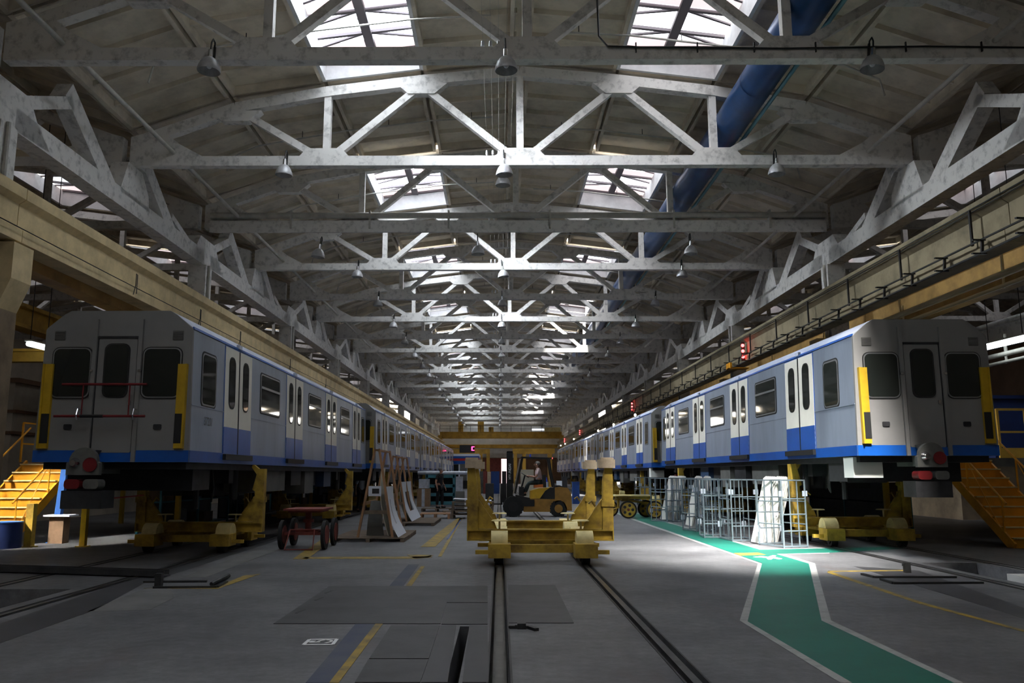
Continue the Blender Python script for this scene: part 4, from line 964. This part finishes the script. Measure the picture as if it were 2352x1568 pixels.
t,w,h=boxes('white_crate','pale crate seen through the forklift cab','crate',1196,1078,1226,1104,60,.8,'panel_cream')
t,w,h=boxes('tool_cabinet','grey tool cabinet between the forklift and the right train','cabinet',1291,1094,1303,1118,52,.6,'under_dark')
t,w,h=boxes('white_barrel','white container by the right train behind the forklift','container',1279,1104,1291,1117,50,.5,'panel_white')
t=thing('gas_bottle','white gas bottle seen beside the forklift seat','bottle',(D(1254,1100,45).x,45,0)); MB().cyl((0,0,0),(0,0,1.2),.13,n=14).build('body','panel_white',t); MB().cyl((0,0,1.2),(0,0,1.45),.1,.04,12).build('cap','blue_lamp',t)
# far metro car end
def farcar():
    a,b=D(1029,1086,95),D(1100,1042,95); t=thing('metro_car','blue and white metro car end with a red stripe, far behind the pallets','metro car',((a.x+b.x)/2,95,0)); w=b.x-a.x; H=b.z
    MB().bb(-w/2,w/2,0,12,.9,H).build('body_shell','panel_white',t)
    MB().bb(-w/2-.01,w/2+.01,-.03,12,H-.5,H-.25).build('blue_band','car_blue',t); MB().bb(-w/2-.01,w/2+.01,-.04,12,H-.78,H-.52).build('red_band','train_red',t); MB().bb(-w/2-.01,w/2+.01,-.03,12,H-1.15,H-.8).build('blue_band','car_blue',t)
    MB().bb(-w/2+.25,-w/2+1.2,-.05,0,1.0,H-1.2).bb(w/2-1.1,w/2-.2,-.05,0,1.0,H-1.2).build('window','car_glass',t); MB().bb(-.4,.4,-.06,0,.9,H-1.15).build('end_door','under_grey',t); MB().bb(-w/2+.1,w/2-.1,.2,11.8,0,.9).build('underframe','under_dark',t)
farcar()
# overhead travelling crane and gantries at the far end
def crane(name,label,d,x0,x1,z0,z1,rail=True):
    t=thing(name,label,'crane',((x0+x1)/2,d,z0)); L=(x1-x0)/2; h=z1-z0
    MB().bb(-L,L,-.3,.3,0,h).bb(-L,L,-.45,.45,h-.08,h).bb(-L,L,-.45,.45,0,.08).build('bridge_girder','crane_yellow',t); MB().bb(-L,L,1.7,2.2,0,h).build('bridge_girder','crane_yellow',t)
    for s in (-1,1): MB().bb(s*L-.3,s*L+.3,-.8,2.8,-.1,.45).build('end_carriage','crane_yellow',t)
    if rail:
        mb=MB()
        for i in range(13): x=-L+2*L*i/12; mb.bb(x-.03,x+.03,-.42,-.36,h,h+1.0)
        mb.bb(-L,L,-.42,-.36,h+.95,h+1.0).bb(-L,L,-.42,-.36,h+.5,h+.54).build('handrail','steel_dark',t)
        MB().bb(-L*.7,-L*.62,-.2,.5,h,h+1.9).bb(-L*.38,-L*.28,-.2,.5,h,h+1.9).bb(-L*.2,-L*.12,-.2,.4,h,h+.8).build('motor_housing','crane_yellow',t); MB().bb(L*.72,L*.98,-.6,.6,h,h+.7).build('trolley_cab','pale_yellow',t)
    return t
crane('overhead_crane','yellow overhead travelling crane spanning the far end of the hall',138,-9.9,10.4,7.57,8.6)
crane('cross_beam','yellow beam between the last columns under the overhead crane',149.5,-10.0,11.2,6.3,6.9,False)
def gantry(label,d,px0,px1,pyt,pyb,posts):
    a,b=D(px0,pyt,d),D(px1,pyb,d); t=thing('gantry',label,'gantry',((a.x+b.x)/2,d,0)); L=(b.x-a.x)/2
    MB().bb(-L,L,-.25,.25,b.z,a.z).bb(-L,L,2.5,3,b.z,a.z).build('beam','crane_yellow',t)
    for p in posts: x=D(p,pyt,d).x-t.location.x; MB().bb(x-.2,x+.2,-.2,.2,0,a.z).build('post','crane_yellow',t); MB().bb(x-.2,x+.2,2.6,3,0,a.z).build('post','crane_yellow',t)
gantry('yellow gantry frame over the blue and white car in the distance',104,1022,1124,1031,1041,(1040,1104,1121))
gantry('yellow gantry frame beside the right train in the distance',108,1178,1274,1030,1041,(1184,1204,1264))
t=thing('display_board','black display board with a red glowing letter, far left of the doorway','display',(D(1073,1030,103.4).x,103.4,D(1073,1030,103.4).z)); MB().bb(-.95,.95,0,.35,-.5,.45).build('case','black',t)
x=D(1086,1030,103.4).x-t.location.x; MB().bb(x-.17,x-.04,-.04,0,-.24,.26).bb(x-.1,x+.2,-.04,0,.18,.27).bb(x-.1,x+.2,-.04,0,-.25,-.16).build('letter','red_sign',t)
# signals and lamps along the right girder
for i,(px,py,hh) in enumerate(((1708,806,22),(1452.5,933.5,11),(1332,993,7),(1297,1011,5))):
    p=LX(px,py,10.34); t=thing('signal_lamp','triple red signal lamp on the right crane girder, %s from the camera'%ORD[i],'signal',p,0,'red signals on the right girder'); 
    MB().bb(-.08,.06,.03,.13,-.4,.4).build('case','black',t)
    for z in (-.24,0,.24): MB().sph((-.03,-.0,z),.07,12).build('red_lens','red_led',t)
for i,(px,py) in enumerate(((1459,953),(1409.5,975),(1374,989),(1318,1008),(1298,1019),(1288,1023))):
    p=LX(px,py,10.2); t=thing('work_lamp','small bright bulb under the right crane girder, %s from the camera'%ORD[i],'lamp',p,0,'bulbs under the right girder'); MB().sph((0,0,0),.09,10,(1,1,1.3)).build('bulb','work_light',t); MB().cyl((0,0,.1),(0,0,.35),.03,n=6).build('holder','black',t)
p=LX(1700,845,10.1); t=thing('collector_arm','orange current collector arm on the right crane girder, below the nearest red signal','bracket',p); MB().bb(-.5,.3,-.25,.25,-.05,.0).bb(-.5,-.42,-.3,.3,-.05,.2).cyl((-.46,-.1,.05),(-.46,-.1,.2),.06,n=8).build('arm','orange',t)
# ================================================================ SIDE AISLES
def stair(label,loc,rz,run,rise,wd,n):
    t=thing('staircase',label,'stairs',loc,rz)
    for s in (-1,1):
        x=s*wd/2; MB().bar((x,0,0),(x,run,rise),.05,.24).build('stringer','orange',t)
        MB().tube([(x,.15,.95),(x,run,rise+.95)],.025,6).bar((x,.3,.3),(x,.3,1.02),.03,.03).bar((x,run*.55,rise*.55),(x,run*.55,rise*.55+.95),.03,.03).bar((x,.3,.2),(x,run*.55,rise*.55+.9),.015,.015).build('handrail','orange',t)
    for i in range(n): MB().bb(-wd/2,wd/2,run*i/n,run*(i+1)/n+.03,rise*(i+1)/n-.03,rise*(i+1)/n).bb(-wd/2,wd/2,run*i/n,run*i/n+.02,rise*i/n,rise*(i+1)/n).build('tread','orange',t)
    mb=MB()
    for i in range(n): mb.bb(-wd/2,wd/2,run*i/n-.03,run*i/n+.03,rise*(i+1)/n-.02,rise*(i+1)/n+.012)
    mb.build('sunlit_tread_edge','pale_yellow',t)  # pale strips paint in the sunlight grazing the tread edges
    return t
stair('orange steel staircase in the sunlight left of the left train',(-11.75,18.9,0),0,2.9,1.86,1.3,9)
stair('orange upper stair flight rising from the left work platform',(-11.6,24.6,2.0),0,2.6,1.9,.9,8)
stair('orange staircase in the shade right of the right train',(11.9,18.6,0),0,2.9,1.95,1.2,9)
def platform(label,x0,x1,y0,y1,z,m,guard,rail_x):
    t=thing('work_platform',label,'platform',((x0+x1)/2,y0,z)); X=(x1-x0)/2; L=y1-y0
    MB().bb(-X,X,0,L,-.12,0).bb(-X,X,-.04,0,-.2,.02).build('deck',m,t)
    n=max(2,int(L/4)+1)
    for i in range(n):
        for s in (-1,1): y=.1+(L-.2)*i/(n-1); MB().bb(s*X-.06*s-.06,s*X-.06*s+.06,y-.06,y+.06,-z,-.12).build('post','safety_yellow',t)
    mb=MB()
    for zz in (.5,1.05): mb.bar((rail_x*X,0,zz),(rail_x*X,L,zz),.04,.04)
    for i in range(int(L/1.5)+1): mb.bar((rail_x*X,min(L,i*1.5),0),(rail_x*X,min(L,i*1.5),1.05),.04,.04)
    mb.build('guard_rail',guard,t); return t
platform('wide brown work platform at the top of the sunlit staircase, left of the left train',-12.6,-8.35,21.8,27.9,1.9,'wood_grey','orange',-1)
platform('narrow brown work platform along the far side of the left train',-9.98,-8.35,28.0,42,1.9,'wood_grey','orange',-1)
platform('second work platform farther along the left train',-9.98,-8.35,43,88,1.9,'wood_grey','orange',-1)
platform('wide work platform carrying the blue container, right of the right train',9.95,16.4,21.6,27.9,2.0,'under_grey','crane_yellow',1)
platform('narrow work platform along the far side of the right train',9.95,11.2,28,42,2.0,'under_grey','crane_yellow',1)
platform('second work platform farther along the right train',9.85,11.2,43,92,2.0,'under_grey','crane_yellow',1)
# storage under the platforms
def shelving(label,x,y,L,h,m,rz=0):
    t=thing('storage_shelf',label,'shelf',(x,y,0),rz); W=.6
    for yy in (0,L/2,L): 
        for s in (-1,1): MB().bb(s*W/2-.03,s*W/2+.03,yy-.03,yy+.03,0,h).build('post',m,t)
    for z in (.12,.12+(h-.14)/2,h-.02): MB().bb(-W/2,W/2,0,L,z-.02,z+.02).build('shelf_board',m,t)
    MB().bb(-W/2,-W/2+.02,0,L,.1,h).build('back_panel','under_dark',t); return t
cols=['cardboard','under_grey','under_blue','wood_grey','under_dark']
for nm,x,sg in (('left',-9.45,1),('right',10.75,-1)):
    for i in range(6):
        y=22.6+i*6.5; shelving('dark storage shelf under the %s work platform, %s from the camera'%(nm,ORD[i]),x,y,5.6,1.6,'teal_shelf' if i%2==0 else 'under_dark')
        for j in range(5):
            hh=random.uniform(.3,.55); b=MB().box((0,0,hh/2),(.5,random.uniform(.6,.9),hh)).bb(-.26,.26,-.02,.02,hh-.02,hh+.005).build('storage_box',cols[(i+j)%5]); b.location=(x+.03,y+.6+j*1.08,.14 if j%2 else .86); tag(b,'%s box on the %s shelf under the %s platform, place %s'%(['brown','grey','dark blue','woody','black'][(i+j)%5],ORD[i],nm,ORD[j]),'box','boxes under the %s platform'%nm)
p=F(125,1246); t=thing('blue_post','slanted blue post behind the sunlit staircase','post',p); MB().bar((0,0,0),(.12,0,1.75),.14,.14,(0,1,0)).bb(-.15,.15,-.12,.12,0,.02).build('shaft','blue_post',t)
p=F(190,1255); t=thing('yellow_post','upright yellow post standing in the sun patch near the left train','post',p); MB().bb(-.06,.06,-.06,.06,0,1.78).bb(-.12,.12,-.12,.12,0,.02).build('shaft','safety_yellow',t)
p=F(66,1256); t=thing('yellow_post','upright yellow post under the sunlit orange staircase','post',p); MB().bb(-.08,.08,-.08,.08,0,.95).bb(-.14,.14,-.12,.12,0,.02).build('shaft','trolley_yellow',t)
p=F(136,1247); t=thing('stool','small stool with a white top standing in the sun left of the left train','stool',p); MB().bb(-.32,.3,-.22,.22,.62,.66).build('seat','panel_white',t); MB().bb(-.2,.14,-.15,.15,0,.62).build('pedestal','cardboard',t)
p=F(20,1262); t=thing('blue_drum','blue drum under the orange staircase at the left edge','drum',(p.x-.3,p.y+.4,0)); MB().cyl((0,0,0),(0,0,.55),.3,n=20).build('drum_body','container_blue',t); MB().cyl((0,0,.55),(0,0,.57),.31,n=20).build('lid','blue_post',t)
MB().tube([D(160,1143,15.0),D(235,1146,15.3),D(330,1137,16.2)],.012,6).build('barrier_tape','tape_red'); tp=bpy.data.objects['barrier_tape']; tag(tp,'sagging red and white barrier tape under the front of the left train','tape')
# lamps in the side halls
def tubelamp(label,p,q,r=.07):
    p,q=V(p),V(q); t=thing('tube_lamp',label,'lamp',(p+q)/2); c=(p+q)/2; d=(q-p)
    MB().bar(-d/2,d/2,.22,.05).xf(Matrix.Translation((0,0,.1))).build('housing','white_box',t); MB().cyl(-d/2*.97,d/2*.97,r,n=10).build('tube','tube_light',t)
    for s in (-.4,.4): MB().cyl(d*s+V((0,0,.12)),d*s+V((0,0,12.2-c.z)),.012,n=5).build('suspension_rod','steel_dark',t)
    return t
a=LX(64,789,-13.4); b=LX(112,801,-13.4); tubelamp('glowing fluorescent tube lamp left of the left train roof',a,b)
a=LX(2262,798,14.2); b=LX(2360,775,14.2); tubelamp('bright fluorescent tube lamp right of the right train roof',a,b,.085)
for i,(p0,p1,xx,m,r,l) in enumerate((((2040,732),(2352,610),12.30,'pipe_cream',.085,'upper cream pipe running along the right hall'),((2110,728),(2352,638),12.70,'pipe_cream',.055,'lower cream pipe running along the right hall'),((2255,822),(2352,802),14.6,'pipe_paint',.07,'grey pipe just below the bright tube lamp'),((2255,840),(2352,821),14.6,'pipe_paint',.05,'thin grey pipe below the other grey pipe in the right hall'))):
    b=LX(*p1,xx); t=thing('hall_pipe',l,'pipe',b); MB().cyl((0,-6,0),(0,60,0),r,n=12).build('pipe_run',m,t)
    for y in (.8,6,12,18): MB().bb(-.02,.02,y-.03,y+.03,-r-.01,r+.5).build('pipe_bracket',m,t)
b=LX(2300,770,16.5); t=thing('crane_girder','pale crane girder of the right hall seen above the bright tube lamp','girder',(16.5,10,b.z-.35)); MB().bb(-.15,.15,0,.3,-6.5,0).bb(-.15,.15,69.7,70,-6.5,0).build('support_post','white_concrete',t); MB().bb(-.2,.2,0,70,0,.7).bb(-.32,.32,0,70,.62,.78).bb(-.28,.28,0,70,0,.1).build('beam_body','white_concrete',t)
b=LX(60,735,-15.6); t=thing('crane_girder','yellow crane girder crossing the left hall above the tube lamp','girder',(-15.6,10,b.z-.35)); MB().bb(-.15,.15,0,.3,-6,0).bb(-.15,.15,59.7,60,-6,0).build('support_post','crane_yellow',t); MB().bb(-.12,.12,0,60,.1,.7).bb(-.3,.3,0,60,.65,.78).bb(-.3,.3,0,60,0,.12).build('beam_body','crane_yellow',t)
for i in range(10): MB().bb(-.29,.29,2+i*4-.02,2+i*4+.02,.1,.7).build('stiffener','crane_yellow',t)
a=LX(50,818,-14.5); t=thing('crane_girder','ochre beam across the left hall just under the tube lamp','girder',(-14.5,a.y,a.z)); MB().bb(-4,4,-.15,.15,-.18,.18).bb(-4,4,-.25,.25,.12,.2).build('beam_body','crane_yellow',t)
# beige partitions and blue container
t=thing('cabin','beige site cabin standing in the left hall behind the platform','cabin',(-19.5,27,0)); MB().bb(-3.5,3.5,0,22,0,4.6).build('cabin_wall','wall_beige',t); MB().bb(-3.6,3.65,-.05,22,4.6,4.75).bb(-3.6,3.62,-.05,22,3.6,3.7).bb(-3.6,3.62,-.05,22,2.9,3.0).build('ledge','wall_brown',t)
a,b=D(2283,908,24),D(2420,1012,24); t=thing('container','dark blue container on the right platform with a yellow rail in front','container',((a.x+b.x)/2,25.4,2.02)); w=b.x-a.x
MB().bb(-w/2,w/2,-1.2,1.2,0,a.z-2.02).bb(-w/2-.06,w/2,-1.28,1.25,a.z-2.1,a.z-2.0).build('shell','container_blue',t)
a=D(2285,905,22.3); t=thing('guard_frame','yellow guard frame on the end of the right platform','frame',(a.x,22.3,2.0)); mb=MB()
for x in (0,.75,1.5,2.2): mb.bb(x-.03,x+.03,-.03,.03,0,1.35)
mb.bb(0,2.2,-.03,.03,1.3,1.36).bb(0,2.2,-.03,.03,.7,.75).bb(0,2.2,-.02,.02,0,.3).build('frame_bar','crane_yellow',t)
a=D(2278,930,26); t=thing('ladder','short yellow ladder standing behind the right train beside the blue container','ladder',(a.x,26,2.0)); mb=MB().bar((-.2,0,0),(-.2,0,1.7),.05,.05).bar((.25,0,0),(.25,0,1.7),.05,.05)
for i in range(4): mb.bar((-.35,0,.3+i*.42),(.4,0,.3+i*.42),.05,.05)
mb.build('rungs','pale_yellow',t)
for i,(y,h) in enumerate(((30,3.4),(42,3.0),(54,3.6),(66,3.2))):
    t=thing('cabin','brown partitioned cabin in the right hall, %s from the camera'%ORD[i],'cabin',(19.5,y,0)); MB().bb(-3,3,0,9,0,h).build('cabin_wall','shaft_brown',t); MB().bb(-3.1,3.1,-.05,9.05,h,h+.1).build('cabin_roof','under_dark',t)
# ================================================================ LIGHT
wd=bpy.data.worlds.new('world'); S.world=wd; wd.use_nodes=True
wd.node_tree.nodes['Background'].inputs[0].default_value=(.5,.6,.75,1); wd.node_tree.nodes['Background'].inputs[1].default_value=.4
sn=bpy.data.lights.new('sun','SUN'); so=bpy.data.objects.new('sun',sn); COL.objects.link(so)
sn.energy=75.0; sn.angle=math.radians(15); sn.color=(1,.97,.92)
so.rotation_euler=V((.3,10.7,-12.9)).to_track_quat('-Z','Y').to_euler(); so.location=(0,-20,40)
S.view_settings.exposure=.65

sp=bpy.data.lights.new('added_stair_sun','SPOT'); so2=bpy.data.objects.new('added_stair_sun',sp); COL.objects.link(so2)  # spot added under the roof for the sun patch at the left stairs
sp.energy=20000; sp.spot_size=math.radians(16); sp.spot_blend=.35; sp.shadow_soft_size=.35; sp.color=(1,.95,.86)
so2.location=(-17.5,12.0,12.0); so2.rotation_euler=(V((-11.6,19.6,.9))-V(so2.location)).to_track_quat('-Z','Y').to_euler()

# spots added below the left roof lights to brighten the right train
for i,k in enumerate((0,2,4)):
    l=bpy.data.lights.new('added_sky_spot','SPOT'); o=bpy.data.objects.new('added_sky_spot',l); COL.objects.link(o)
    l.energy=5000; l.spot_size=math.radians(88); l.spot_blend=1; l.shadow_soft_size=.9; l.color=(.86,.93,1)
    o.location=(CX-4.2,TD(k)+3,13.25); o.rotation_euler=(V((8.2,TD(k)+5,2.2))-V(o.location)).to_track_quat('-Z','Y').to_euler()
